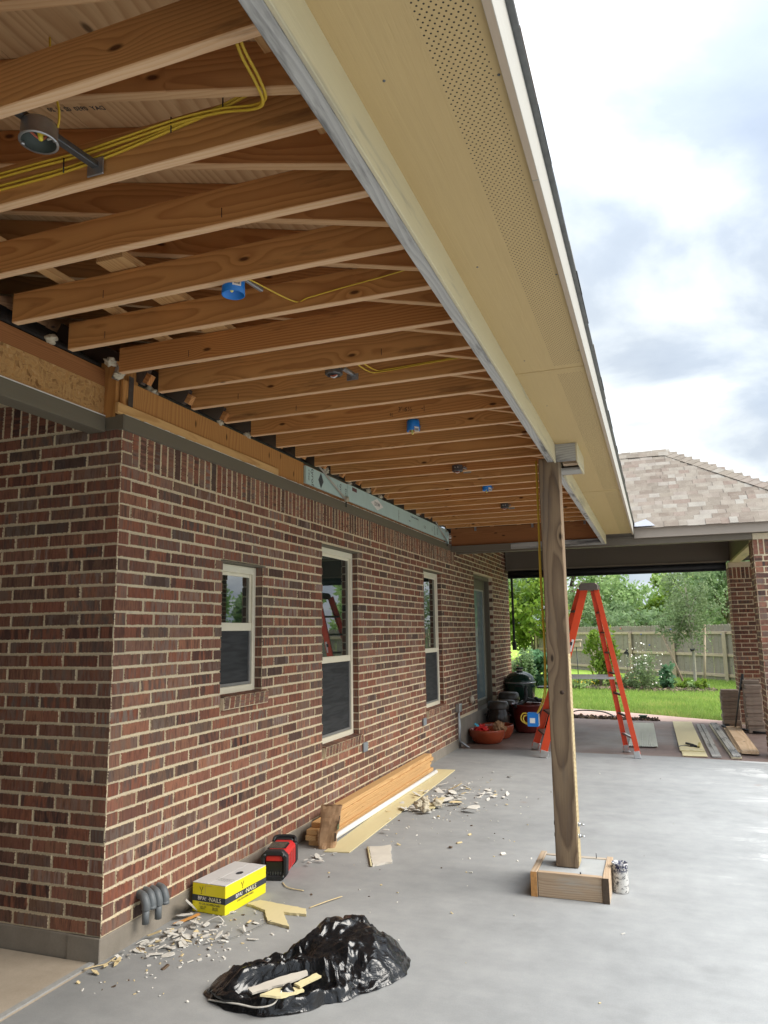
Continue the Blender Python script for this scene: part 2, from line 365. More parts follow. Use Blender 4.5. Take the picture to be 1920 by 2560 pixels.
ALU = plain('aluminium', (.60, .61, .62), .35, .8, .1, 30)
def m_glass():
    g = G('window_glass'); return g.done((.012, .02, .018), .015, 0., .5, IOR=2.7)
GLASS = m_glass()
def m_screen():
    g = G('insect_screen'); p = g.pos(); x, y, z = g.sep(p)
    w = g.M('SINE', g.M('ADD', g.M('MULTIPLY', z, 900.), 0.)); n = g.noise(g.comb(g.M('MULTIPLY', y, 3.), x, g.M('MULTIPLY', z, 26.)), 1., 2, .4, 1.2)
    c = g.mix(g.rng(n, .35, .65), (.030, .032, .034), (.050, .052, .055)); g.bump(w, .15, .002); return g.done(c, .6, 0., .12)
SCREEN = m_screen()
def m_concrete(name, lo, hi, stain, damp_sheen=None, wet=0.):
    g = G(name); p = g.pos(); x, y, z = g.sep(p)
    a = g.noise(p, .7, 5, .6); b = g.noise(p, 6., 5, .65); f = g.noise(p, 140., 3, .6); l = g.noise(g.comb(g.M('MULTIPLY', x, .8), g.M('MULTIPLY', y, 7.), 0.), 1., 5, .6, .5)
    t = g.M('ADD', g.M('MULTIPLY', a, .48), g.M('ADD', g.M('MULTIPLY', b, .36), g.M('MULTIPLY', l, .16)))
    c = g.mix(g.rng(t, .38, .62), lo, hi)
    c = g.mix(g.rng(f, .35, .7, 0., .18), c, tuple(q*.6 for q in lo))
    s = g.noise(p, 1.9, 4, .6); s2 = g.vor(g.V('ADD', p, g.V('SCALE', g.noise(p, 5., 3, .6, 0., True), None, .1)), 1.25)
    c = g.mix(g.rng(s2, .03, .085, .42, 0.), c, stain)
    c = g.mix(g.rng(s, .60, .72, 0., .30), c, tuple(q*.62 for q in lo))
    rough = .62
    if damp_sheen:   # damp and dry streaks where rain reaches; pale tint paints in sky reflection
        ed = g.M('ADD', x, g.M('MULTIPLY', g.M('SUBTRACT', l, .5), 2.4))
        dm = g.rng(ed, damp_sheen, damp_sheen+.55); st = g.noise(g.comb(g.M('MULTIPLY', x, .9), g.M('MULTIPLY', y, 1.9), 0.), 1.2, 9, .66, 1.2)
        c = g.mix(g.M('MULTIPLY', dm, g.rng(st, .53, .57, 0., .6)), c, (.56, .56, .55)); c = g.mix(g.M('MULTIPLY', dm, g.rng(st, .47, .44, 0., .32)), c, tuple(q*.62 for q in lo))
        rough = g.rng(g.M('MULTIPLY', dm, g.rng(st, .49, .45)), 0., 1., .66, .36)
    else: rough = g.rng(a, .35, .65, .35+.2*(1-wet), .7)
    g.bump(g.M('ADD', f, g.M('MULTIPLY', b, 1.)), .18, .004); return g.done(c, rough, 0., .4)
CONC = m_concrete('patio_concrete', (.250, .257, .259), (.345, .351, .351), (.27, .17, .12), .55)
CONCB = m_concrete('stained_concrete', (.145, .098, .083), (.235, .165, .142), (.10, .07, .06), None, .6)
CONCT = m_concrete('porch_concrete', (.40, .335, .26), (.52, .45, .36), (.30, .19, .11))
FOUND = m_concrete('foundation_concrete', (.21, .185, .15), (.32, .285, .24), (.08, .06, .05))
FOOTC = m_concrete('footing_concrete', (.31, .325, .325), (.42, .43, .43), (.3, .27, .22))
SEAL = plain('joint_sealant', (.36, .36, .35), .7, 0., .2, 25, .4)
JOINT = plain('joint_filler', (.13, .09, .06), .9, 0., .3, 25, .5)
def m_shingle():
    g = G('asphalt_shingle'); r = g.rnd(); p = g.pos(); n = g.noise(p, 55, 4, .75); n2 = g.noise(p, 7, 3, .6)
    c = g.ramp(r, [(0., (0.160, 0.135, 0.111)), (.2, (0.212, 0.180, 0.148)), (.38, (0.148, 0.115, 0.094)), (.55, (0.240, 0.213, 0.180)), (.7, (0.176, 0.127, 0.105)), (.85, (0.288, 0.271, 0.242)), (1., (0.192, 0.160, 0.127))])
    c = g.mix(g.rng(n, .3, .7, 0., .5), c, g.mix(g.rng(n2, .4, .6), (0.152, 0.127, 0.107), (0.288, 0.258, 0.217))); g.bump(n, .6, .004); return g.done(c, .95, 0., .1)
SHING = m_shingle()
DSHING = plain('dark_old_shingle', (.045, .042, .04), .95, 0., .4, 60, .6)
LEAD = plain('flashing_grey', (.25, .255, .29), .55, .2)
def leafmat(name, stops, rough=.55):
    g = G(name); a = g.attr('rnd').outputs['Fac']; r = g.rnd(); c = g.ramp(g.M('FRACT', g.M('ADD', a, g.M('MULTIPLY', g.M('SUBTRACT', r, .5), .0))), stops)
    n = g.noise(g.tc(), 1.3, 2, .5); c = g.mix(g.rng(n, .38, .62, 0., .3), c, g.mix(.5, c, (.035, .055, .012)))
    tr = g.node('ShaderNodeBsdfTranslucent', {'Color': c}); ad = g.node('ShaderNodeMixShader', {0: .5})
    g.done(c, rough, 0., .3); g.t.links.new(g.b.outputs[0], ad.inputs[1]); g.t.links.new(tr.outputs[0], ad.inputs[2]); g.t.links.new(ad.outputs[0], g.out.inputs[0]); return g.m
LEAF1 = leafmat('leaf_mid_green', [(0., (.20, .31, .12)), (.5, (.29, .42, .17)), (1., (.40, .52, .24))])
LEAF2 = leafmat('leaf_light_green', [(0., (.26, .37, .13)), (.5, (.36, .49, .18)), (1., (.48, .60, .25))])
LEAF3 = leafmat('leaf_dark_green', [(0., (.15, .23, .11)), (.5, (.23, .33, .16)), (1., (.32, .42, .22))])
LEAFO = leafmat('leaf_olive', [(0., (.13, .19, .085)), (.5, (.20, .27, .13)), (1., (.30, .36, .20))])
LEAFY = leafmat('leaf_yellow_green', [(0., (.12, .21, .03)), (.5, (.20, .31, .04)), (1., (.33, .42, .07))])
LEAFB = leafmat('leaf_blue_green', [(0., (.07, .16, .08)), (.5, (.13, .26, .13)), (1., (.22, .37, .21))])
PETW = plain('white_petal', (.78, .74, .68), .6); PETP = plain('pink_petal', (.62, .19, .20), .6); PETY = plain('yellow_petal', (.72, .52, .04), .6)
GRASSM = leafmat('grass_blade', [(0., (.18, .28, .06)), (.5, (.27, .39, .09)), (.9, (.40, .48, .14)), (1., (.42, .40, .14))])
BARK = plain('bark', (.16, .125, .095), .9, 0., .3, 18, .6); BARKP = plain('pale_bark', (.34, .32, .26), .9, 0., .25, 18, .5)
SOIL = plain('mulch_soil', (.075, .05, .038), .95, 0., .5, 40, 1.)
def m_lawn():
    g = G('lawn_soil'); p = g.pos(); n = g.noise(p, 1.6, 4, .6); f = g.noise(p, 60, 3, .7)
    c = g.mix(g.rng(n, .35, .65), (.22, .34, .05), (.34, .45, .09)); c = g.mix(g.rng(f, .4, .7, 0., .5), c, (.06, .12, .015)); return g.done(c, .95, 0., .1)
LAWN = m_lawn()
def m_bag():
    g = G('black_plastic_film'); p = g.pos(); x, y, z = g.sep(p); w = g.noise(p, 4., 2, .5, 0., True); d = g.V('ADD', p, g.V('SCALE', w, None, .35))
    dx, dy, dz = g.sep(d)
    a = g.noise(g.comb(g.M('MULTIPLY', dx, 30.), g.M('MULTIPLY', dy, 7.), g.M('MULTIPLY', dz, 14.)), 1., 3, .5, .6)
    b = g.noise(g.comb(g.M('MULTIPLY', dx, 8.), g.M('MULTIPLY', dy, 34.), g.M('MULTIPLY', dz, 22.)), 1., 3, .55, .8)
    v = g.vor(d, 9., 'DISTANCE_TO_EDGE'); mask = g.rng(g.noise(p, 5., 2, .5), .42, .60)
    h = g.M('ADD', g.M('MULTIPLY', g.rng(v, 0., .3, smooth=True), .5), g.M('ADD', g.M('MULTIPLY', a, .8), g.M('MULTIPLY', g.M('MULTIPLY', b, mask), .9)))
    g.bump(h, .40, .016); return g.done((.008, .0085, .010), .21, 0., .6)
BAG = m_bag()
YBOX = plain('yellow_carton', (.80, .70, .012), .45, 0., .05, 6); CARTW = plain('white_carton', (.62, .62, .62), .75, 0., .07, 9)
REDP = plain('red_plastic', (.60, .028, .028), .42, 0., .12, 12)
KRAFT = plain('kraft_paper', (.36, .22, .12), .8, 0., .18, 9, .3)
CREAMB = m_painted('cream_board', (.66, .575, .335), (.52, .43, .24), .3, .35, 1)
FLAKE = plain('drywall_flake', (.62, .60, .55), .9, 0., .12, 30, .4); FLAKEY = plain('yellowed_flake', (.62, .50, .28), .9, 0., .15, 30, .4)
GYPS = plain('gypsum_board_face', (.58, .54, .47), .9, 0., .12, 9, .3)
JARG = plain('dark_glazed_clay', (.030, .022, .018), .22, 0., .4, 10); TERRA = plain('terracotta_glaze', (.30, .055, .020), .22, 0., .25, 6)
OXB = plain('oxblood_glaze', (.13, .022, .018), .16, 0., .3, 6); EGGG = plain('green_ceramic', (.008, .032, .022), .2, 0., .2, 180, .15)
PAVERM = plain('concrete_paver', (.30, .235, .19), .92, 0., .18, 12, .5)
# ------------------------------------------------------------------ ground and slabs
XW = -2.715; YC = 3.265; YF = 10.345
m = MB(); 
def sheet(name, polys, z, mat, th=.12):
    m = MB()
    for p in polys: m.prism(p, z-th, z)
    return struct(m.build(name, mat))
g0 = MB(); g0.add([(-600, -300, -.075), (600, -300, -.075), (600, 15.2, -.075), (-600, 15.2, -.075)], [(0, 1, 2, 3)])
struct(g0.build('ground', plain('bare_ground', (.20, .19, .16), .95, 0., .2, 3)))
lw = MB(); lw.add([(-600, 15.2, -.07), (600, 15.2, -.07), (600, 900, -.07), (-600, 900, -.07)], [(0, 1, 2, 3)])
struct(lw.build('lawn', LAWN))
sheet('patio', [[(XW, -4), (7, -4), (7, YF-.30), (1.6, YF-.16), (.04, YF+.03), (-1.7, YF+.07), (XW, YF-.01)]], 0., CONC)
sheet('porch_slab', [[(-7, -4), (XW-.022, -4), (XW-.022, YC-.01), (-7, YC-.01)]], -.004, CONCT)
sheet('joint_edge', [[(XW-.06, -4), (XW-.0225, -4), (XW-.0225, YC-.012), (XW-.055, YC-.012)]], .002, SEAL)
sheet('expansion_joint', [[(XW-.022, -4), (XW, -4), (XW, YC-.01), (XW-.022, YC-.01)]], -.018, JOINT, .08)
sheet('back_patio', [[(XW-.3, YF+.002), (-1.7, YF+.078), (.04, YF+.038), (1.6, YF-.152), (6, YF-.25), (6, 13.6), (1.9, 13.9), (.9, 14.09), (-.77, 14.35), (-1.6, 14.42), (-4.2, 14.75), (-4.2, YF)]], -.006, CONCB)
sheet('path', [[(-5, 15.0), (-1.9, 14.72), (-.6, 14.62), (-.1, 14.45), (.9, 14.12), (2.2, 13.93), (6, 13.66), (6, 13.9), (2.2, 14.3), (.96, 14.76), (.4, 15.1), (-.2, 15.5), (-1.0, 15.98), (-1.77, 16.33), (-3, 16.8), (-5, 17.2)]], -.03, plain('reddish_path', (.40, .275, .23), .8, 0., .12, 5))
so = MB()
for i in range(1500):
    y = 14.36+random.random()*.42; x = -3.2+random.random()*3.1; s = random.uniform(.008, .04)
    if y > 14.86-.12*(x+3.2)/1: pass
    M = Matrix.Translation((x, y-.10*(x+1.6), -.03+random.random()*.035)) @ Euler((random.random()*3, random.random()*3, random.random()*3)).to_matrix().to_4x4()
    so.obox(M, s*2, s, s*.5, random.choice((0, 0, 1)))
stuff(so.build('loose_soil', [SOIL, plain('dry_leaf', (.24, .15, .085), .9)]))
# ------------------------------------------------------------------ bricks
BL, BH, BD, JT = .2285, .0620, .088, .0115; CRS = BH+JT-.0002; Z0B = .112
def brick_mesh(seed):
    r = random.Random(seed); L, H = BL/2, BH/2; j = lambda a: r.uniform(-a, a)
    xs = [-L, -L*.55, -L*.1, L*.4, L*.75, L]
    ring = [(x+(j(.0015) if 0 < i < 5 else j(.0022)), -H+j(.0022)) for i, x in enumerate(xs)]+[(L+j(.002), j(.01))]
    ring += [(x+(j(.0015) if 0 < i < 5 else j(.0022)), H+j(.0022)) for i, x in enumerate(reversed(xs))]+[(-L+j(.002), j(.01))]
    n = len(ring); v = [(x, 0., z) for x, z in ring]+[(x*1.004, .006, z*1.012) for x, z in ring]+[(x*1.004, BD, z*1.012) for x, z in ring]
    v = [(x*(.985 if i < n else 1), y, z*(.96 if i < n else 1)) for i, (x, y, z) in enumerate(v)]
    f = [list(range(n))]+[[i, n+i, n+(i+1) % n, (i+1) % n] for i in range(n)]+[[n+i, 2*n+i, 2*n+(i+1) % n, n+(i+1) % n] for i in range(n)]
    uv = []
    for k, fa in enumerate(f):
        for i in fa:
            x, y, z = v[i]; u_, v_ = (x+L)/BL, (z+H)/BH
            if k > n: u_, v_ = .12+.76*(u_ if abs(v[fa[0]][0]) < L*.9 else y/BD), .14+.72*v_
            uv.append((u_, v_))
    return v, f, uv
BV = [brick_mesh(s) for s in range(8)]
def mk_brick(i):
    v, f, uv = BV[i]; me = bpy.data.meshes.new('brick'); me.from_pydata(v, [], f); ul = me.uv_layers.new(name='UVMap')
    ul.data.foreach_set('uv', np.array(uv, dtype=np.float32).ravel()); me.materials.append(BRICK); me.update(); return me
BME = [mk_brick(i) for i in range(8)]
def join_bricks(name, mats, parent):
    vs, fs, uvs, rn = [], [], [], []; o = 0
    for M in mats:
        k = random.randrange(8); v, f, uv = BV[k]; q = random.random()
        A = np.array(M); P = np.array(v) @ A[:3, :3].T + A[:3, 3]; vs.append(P)
        fs += [[i+o for i in fa] for fa in f]; uvs += uv; rn += [q]*len(f); o += len(v)
    me = bpy.data.meshes.new(name); po = Vector((0, 0, 0)); q = parent
    while q is not None: po += q.location; q = q.parent
    me.from_pydata((np.concatenate(vs)-np.array(po)).tolist(), [], fs); ul = me.uv_layers.new(name='UVMap')
    ul.data.foreach_set('uv', np.array(uvs, dtype=np.float32).ravel())
    at = me.attributes.new('rnd', 'FLOAT', 'FACE'); at.data.foreach_set('value', np.array(rn, dtype=np.float32)); me.materials.append(BRICK)
    ob = bpy.data.objects.new(name, me); COL.objects.link(ob); ob.parent = parent; return stuff(ob)
RX = Matrix(((0, -1, 0, 0), (1, 0, 0, 0), (0, 0, 1, 0), (0, 0, 0, 1)))      # front faces +X, length along +Y
LX = Matrix.Identity(4)                                                    # front faces -Y, length along +X
def brick_M(base, s0, s1, zc, plane, face, upright=False, h=None):
    """brick from s0 to s1 along the wall; face 'R' (plane x) or 'L' (plane y)"""
    pr = random.uniform(-.0015, .0025); jz = random.uniform(-.0015, .0015); tl = random.uniform(-.006, .006)
    mid = (s0+s1)/2
    if upright: S = Matrix.Rotation(R(90)+tl*.5, 4, 'Y') @ Matrix.Diagonal(((h or BL)/BL, 1, (s1-s0)/BH, 1))
    else: S = Matrix.Rotation(tl*.5, 4, 'Y') @ Matrix.Diagonal(((s1-s0)/BL, 1, 1, 1))
    if face == 'R': return Matrix.Translation((plane+pr, mid, zc+jz)) @ RX @ S
    return Matrix.Translation((mid, plane-pr, zc+jz)) @ LX @ S
def lay(face, plane, s0, s1, k0, k1, openings=(), zmin=None, first=(None, None), rowshift=0., hd=.1):
    out = []
    for k in range(k0, k1):
        zb = Z0B+k*CRS; zc = zb+.006+BH/2; cuts = [(a, b) for a, b, c, d in openings if zc > c and zc < d]
        if zmin and zc < zmin(0): pass
        s = s0; idx = 0; st = (k+int(rowshift)) % 2
        while s < s1-.02:
            L = BL if not (idx == 0 and st == 1) else hd
            a, b = s, min(s+L, s1); s += L+JT; idx += 1
            segs = [(a, b)]
            for ca, cb in cuts:
                ns = []
                for p, q in segs:
                    if q <= ca or p >= cb: ns.append((p, q))
                    else:
                        if p < ca: ns.append((p, ca))
                        if q > cb: ns.append((cb, q))
                segs = ns
            for p, q in segs:
                if q-p > .018: out.append((p, q, zc))
    return out
# ------------------------------------------------------------------ house
house = thing('brick_house', 'brown brick house wall with cream framed windows along the patio', 'house', (XW, YC, 0))
W = [(4.312, 4.862, 1.20, 2.08, 1.65), (5.906, 6.735, .655, 2.36, 1.36), (8.922, 9.745, .655, 2.36, 1.356)]
DOOR = (11.66, 13.09, 0., 2.51); WEND = 14.62
OP = [(a, b+(.04 if False else 0), c-.08, d+.012) for a, b, c, d, _ in W]+[DOOR]
# mortar bodies
def wall_body(face):
    m = MB()
    if face == 'R':
        x0, x1 = XW-.12, XW-.005; ops = sorted(OP); s = YC+.0058; e_ = .006; zt = 2.735
        for a, b, c, d in ops:
            zt = 2.735 if a < 10 else 3.119
            m.box(x0, s, 0.10, x1, a-e_, 2.735) if a < 10 else (m.box(x0, s, .10, x1, 10.452, 2.735), m.box(x0, 10.4522, .10, x1, a-e_, 3.119)); m.box(x0, a-e_, .10, x1, b+e_, c-.0) if c > .1 else None; m.box(x0, a-e_, d+.004, x1, b+e_, zt); s = b+e_
        m.box(x0, s, .10, x1, WEND-.005, 3.119)
    else: m.box(-6.4, YC+.005, .10, XW-.0058, YC+.11, 2.735); m.box(-6.4, YC+.005, 2.7352, XW-.21, YC+.11, 3.0)
    return m.build('wall', MORTAR, house)
wr, wl = wall_body('R'), wall_body('L')
recs = []
CORN = BD+JT-.002
def row_recs(k, s0, s1, ops=()): return lay('R', XW, s0, s1, k, k+1, ops, rowshift=k)
rr_ = []
for k in range(33): rr_ += row_recs(k, YC if k % 2 == 0 else YC+CORN, WEND, OP)
for p, q, zc in rr_:
    if p > 10.45 and zc < .38: continue
    recs.append(('R', brick_M(0, p, q, zc, XW, 'R'), (XW, (p+q)/2, zc), q-p, BH))
for k in range(33, 36):
    zc = Z0B+k*CRS+.006+BH/2
    if k % 2 == 0: recs.append(('R', brick_M(0, YC, YC+.085, zc, XW, 'R'), (XW, YC+.04, zc), .085, BH))
for k in range(33, 41):
    zc = Z0B+k*CRS+.006+BH/2
    for p, q, _ in lay('R', XW, 10.452, WEND, k, k+1): recs.append(('R', brick_M(0, p, q, zc, XW, 'R'), (XW, (p+q)/2, zc), q-p, BH))
rl_ = []
for k in range(36): rl_ += lay('L', YC, -XW+(CORN if k % 2 == 0 else 0.), 6.3, k, k+1, rowshift=k)
for p, q, zc in rl_:
    recs.append(('L', brick_M(0, -q, -p, zc, YC, 'L'), (-(p+q)/2, YC, zc), q-p, BH))
vis = []
for i, (f, M, c, l, h) in enumerate(recs):
    u, v, z = proj(c); ok = -60 < u < 1980 and -60 < v < 2620
    nrm = (1, 0, 0) if f == 'R' else (0, -1, 0); d = np.array([0, 0, CAMH])-np.array(c); cs = abs(np.dot(d, nrm))/np.linalg.norm(d)
    vis.append(((l*h*cs/z**2) if ok else -1, i))
vis.sort(reverse=True); best = set(i for a, i in vis[:300] if a > 0)
rest = {'R': [], 'L': []}
for i, (f, M, c, l, h) in enumerate(recs):
    if i in best: place('brick', BME[random.randrange(8)], M, wr if f == 'R' else wl)
    elif not (f == 'L' and c[0] < -5): rest[f].append(M)
stuff(join_bricks('brickwork', rest['R'], wr)); stuff(join_bricks('brickwork', rest['L'], wl))
# soldier courses
s = YC+.091; n = 0
while s < 10.415:
    w_ = .0545+random.uniform(-.002, .002); place('soldier_brick', BME[random.randrange(8)], brick_M(0, s, s+w_, 2.632, XW, 'R', True, .192), wr); s += w_+.0112; n += 1
s = -4.3
while s < -2.9:
    place('soldier_brick', BME[random.randrange(8)], brick_M(0, s, s+.0545, 2.86, YC, 'L', True, .2), wl); s += .0657
fm = MB(); fm.box(XW-.2, YC-.01, -.3, XW+.004, 10.455, .112); fm.box(-6.4, YC-.004, -.3, XW+.0, YC+.2, .112); fm.box(XW-.2, 10.457, -.3, XW+.012, WEND+.02, .372)
fm.build('foundation', FOUND, house, bevel=.004)
# windows
for wi, (a, b, c, d, zm) in enumerate(W):
    xf, xb = XW-.06, XW-.13; t = .042
    m = MB()
    m.box(xb, a, c, xf, a+t, d); m.box(xb, b-t, c, xf, b, d); m.box(xb, a+t, d-.052, xf-.001, b-t, d); m.box(xb, a+t, c, xf+.006, b-t, c+.046)
    m.box(xb, a+t, zm-.028, xf-.008, b-t, zm+.028); m.box(xf-.03, a+t, d-.075, xf-.022, b-t, d-.052); 
    m.box(xf-.035, a+t, zm+.028, xf-.016, a+t+.016, d-.052); m.box(xf-.035, b-t-.016, zm+.028, xf-.016, b-t, d-.052)
    w_ = m.build('window', VINYL, house, bevel=.003)
    p = MB(); p.box(xb+.012, a+t, zm+.026, xf-.028, b-t, d-.05); p.build('pane', GLASS, w_)
    q = MB(); q.box(xb+.006, a+t, c+.045, xf-.030, b-t, zm-.026); q.build('pane', GLASS, w_)
    q = MB(); q.box(xf-.028, a+t+.018, c+.064, xf-.024, b-t-.018, zm-.03); q.build('insect_screen', SCREEN, w_)
    q = MB(); bz = c+.046
    for y0, y1, z0, z1 in ((a+t, a+t+.02, bz, zm-.028), (b-t-.02, b-t, bz, zm-.028), (a+t+.02, b-t-.02, bz, bz+.02)): q.box(xf-.026, y0, z0, xf-.014, y1, z1)
    q.build('screen_frame', plain('screen_frame_grey%d' % wi, (.19, .19, .185), .5), w_)
    q = MB(); q.box(XW-.1, a-.02, d+.002, XW+.004, b+.03, d+.012); q.build('lintel', TAUPE, w_)
    y = a+.006; nb = int((b+.04-a)/.0655)
    for i in range(nb):
        M = Matrix.Translation((XW-.028, a+.036+i*.0655, c-.045)) @ Matrix.Rotation(R(8), 4, 'Y') @ Matrix.Rotation(R(90), 4, 'Z') @ Matrix.Rotation(R(90), 4, 'Y') @ Matrix.Diagonal((.36, 1., .92, 1))
        M = Matrix.Translation((XW+.032+random.uniform(-.002, .003), a+.036+i*.0655, c-.046)) @ Matrix.Rotation(R(6), 4, 'Y') @ RX @ Matrix.Rotation(R(90), 4, 'Y') @ Matrix.Diagonal((.345, 1.15, .92, 1))
        place('sill_brick', BME[random.randrange(8)], M, w_)
    q = MB(); q.box(XW-.07, a+.004, c-.09, XW+.024, a+.004+nb*.0655+.004, c-.012); q.build('sill_mortar', MORTAR, w_)
# door
a, b, c, d = DOOR; m = MB(); xf, xb = XW-.065, XW-.20
m.box(xb, a, .2, xf, a+.05, d); m.box(xb, b-.05, .2, xf, b, d); m.box(xb, a+.05, d-.06, xf, b-.05, d); m.box(xb, a+.05, .17, xf+.03, b-.05, .215)
dr = m.build('door', TAUPE, house, bevel=.003)
m = MB(); y0, y1 = a+.05, b-.05; xl = XW-.135
m.box(xl-.04, y0, .215, xl, y0+.14, d-.06); m.box(xl-.04, y1-.14, .215, xl, y1, d-.06); m.box(xl-.04, y0+.14, d-.22, xl, y1-.14, d-.06); m.box(xl-.04, y0+.14, .215, xl, y1-.14, .46)
m.build('door_leaf', TAUPE, dr, bevel=.003)
m = MB(); m.box(xl-.025, y0+.14, .46, xl-.012, y1-.14, d-.22); m.build('pane', plain('door_glass', (.16, .22, .24), .05, 0., .1, 2), dr)
m = MB()
for z0, z1, yy0, yy1 in ((.46, .485, y0+.14, y1-.14), (d-.245, d-.22, y0+.14, y1-.14), (.485, d-.245, y0+.14, y0+.165), (.485, d-.245, y1-.165, y1-.14)): m.box(xl-.012, yy0, z0, xl+.006, yy1, z1)
m.build('glazing_bead', plain('bead_paint', (.36, .36, .31), .5), dr)
m = MB(); m.tube([(xl, y0+.07, 1.08), (xl+.05, y0+.07, 1.08)], .012, 8); m.tube([(xl+.045, y0+.06, 1.08), (xl+.045, y0+.17, 1.08)], .01, 8); m.build('door_handle', DSTEEL, dr)
# frieze, header, sheathing above the brick
m = MB(); m.box(XW-.02, YC-.012, 2.725, XW+.022, 10.44, 2.808); m.box(XW-.108, YC-.022, 2.727, XW+.0225, YC-.0122, 2.8095); m.build('frieze_board', TAUPE, house, bevel=.002)
m = MB(); P = []
for i in range(180):
    y = YC+i*(10.43-YC)/180; m.box(XW-.006, y, 2.8085, XW+.021-random.random()*.006, y+.041, 2.8105+random.random()*.0045)
stuff(m.build('caulk_bead', plain('white_caulk', (.72, .71, .67), .7), house))
board('ledger_board', (XW+.003, 3.205, 2.838), (XW+.003, 5.06, 2.838), .022, .060, LEDG, house)
m = MB(); m.box(-.93, -.012, -.075, .93, .012, .075)
m = MB(); m.box(XW-.14, 3.235, 2.80, XW-.032, 3.42, 3.12); m.build('corner_block', PLYW, house)
m = MB(); m.box(XW-.027, 3.262, 2.8115, XW-.005, 5.54, 3.018); m.build('header_panel', PLYW, house, bevel=.002)
board('header_panel', (XW-.018, 5.54, 2.90), (XW-.018, 10.2, 2.90), .022, .225, LVL, house)
def stencil(txt, y, z, size, par, rot=-90, x=None): 
    th = R(rot); M = Matrix.Translation((x if x else XW+.0162, y, z)) @ Matrix(((0, 0, 1, 0), (1, 0, 0, 0), (0, 1, 0, 0), (0, 0, 0, 1))) @ Matrix.Rotation(th, 4, 'Z')
    return text(txt, size, INK, M, par)
for fy0, fy1, z0, z1 in ((5.54, 6.44, 2.846, 2.996), (6.455, 10.03, 2.842, 3.004)):
    m = MB(); m.box(XW-.006, fy0, z0, XW+.016, fy1, z1); fo = m.build('foam_panel', FOAM, house, bevel=.002)
    if fy0 < 6:
        stencil('tyrof', 5.67, 2.918, .075, fo); stencil('d Sheat', 5.60, 2.925, .032, fo); stencil('DO', 5.84, 2.918, .065, fo)
        stencil('tyro', 6.28, 2.920, .06, fo); stencil('ld Sh', 6.21, 2.925, .028, fo); stencil('DO', 6.40, 2.905, .055, fo)
        for y in (5.84,):
            mm = MB(); mm.add([(XW+.0166, y-.055, 2.918), (XW+.0166, y, 2.850), (XW+.0166, y+.055, 2.918), (XW+.0166, y, 2.99)], [(0, 1, 2, 3)]); mm.build('print_mark', plain('print_grey', (.07, .085, .09), .7), fo)
    else:
        mm = MB(); cy, cz = 7.25, 2.925; xx = XW+.0165
        mm.add([(xx, cy-.19, cz), (xx, cy, cz-.062), (xx, cy+.19, cz), (xx, cy, cz+.062)], [(0, 1, 2, 3)]); mm.build('print_mark', INK, fo)
        stencil('DOW', cy, cz, .062, fo, 0, XW+.0172)['label'] = 'white letters in the black diamond'
        fo.children[-1].data.materials[0] = WHITEP
        stencil('oo8o8oo', 7.95, 2.915, .030, fo); stencil('Residential Sheathing', 8.55, 2.965, .036, fo, 0); stencil('WWW', 8.35, 2.90, .02, fo, 0); stencil('III\nIII', 8.97, 2.905, .05, fo)
        stencil('tyrof', 9.42, 2.918, .06, fo); stencil('DO', 9.55, 2.918, .06, fo); stencil('ld Sh', 9.30, 2.92, .03, fo)
        mm = MB(); mm.box(xx-.0004, 6.56, 2.955, xx, 6.68, 2.99); mm.build('print_mark', plain('print_maroon', (.12, .05, .05), .7), fo)
# strap, insulation tufts, wires on the header
m = MB(); m.box(XW-.004, 3.305, 2.875, XW-.0015, 3.345, 3.05); m.build('steel_strap', DSTEEL, house)
m = MB(); m.add([(XW-.02, 3.18, 3.0), (XW-.02, 3.24, 3.0), (XW-.02, 3.24, 3.08), (XW-.02, 3.22, 3.10)], [(0, 1, 2, 3)]); m.build('steel_strap', STEEL, house)
def lump(c, r, name, mat, par, sc=(1, 1, 1), amp=.5, seed=0):
    bm = bmesh.new(); bmesh.ops.create_icosphere(bm, subdivisions=3, radius=1.); me = bpy.data.meshes.new(name)
    for v in bm.verts:
        k = 1+amp*(mnoise.noise(v.co*1.7+Vector((seed*3.1, seed, 0)))+.5*mnoise.noise(v.co*4.+Vector((seed, 0, seed))))
        v.co = Vector((v.co.x*sc[0], v.co.y*sc[1], v.co.z*sc[2]))*r*k
    for f_ in bm.faces: f_.smooth = True
    bm.to_mesh(me); bm.free(); me.materials.append(mat)
    return place(name, me, Matrix.Translation(c), par)
for i, (y, x, z, r) in enumerate([(3.13, -2.70, 3.07, .055), (3.20, -2.70, 3.02, .05), (3.55, -2.76, 3.03, .075), (3.72, -2.78, 3.0, .06), (4.25, -2.72, 3.03, .045), (4.62, -2.72, 3.03, .05), (5.95, -2.70, 3.03, .055), (6.5, -2.7, 3.02, .04), (7.0, -2.7, 3.03, .055), (7.35, -2.7, 3.03, .045), (8.7, -2.7, 3.03, .04), (2.42, -2.78, 3.11, .045), (2.72, -2.72, 3.05, .05)]):
    lump((x, y, z), r*.5, 'insulation_tuft', WHITEF, house, (.9, 1.2, .8), .8, i)
for i, (y0, y1) in enumerate(((5.78, 6.35), (9.45, 9.95))):
    m = MB(); m.tube([(XW+.03, y0, 3.03), (XW+.035, (y0+y1)/2, 2.93), (XW+.04, y1, 2.83)], .008, 6); m.build('hanging_strip', plain('tape_strip%d' % i, (.42, .38, .33), .6), house)
    m = MB(); m.tube([(XW+.04, y1, 2.83), (XW+.04, y1+.0, 2.76)], .006, 6); m.build('hanging_strip', RUBBER, house)
lump((XW+.045, 6.35, 2.835), .02, 'insulation_tuft', WHITEF, house, (1, 1, 1.6), .5, 77); lump((XW+.02, 10.0, 2.9), .055, 'insulation_tuft', FOAM, house, (.6, 1, 1.5), .6, 78)
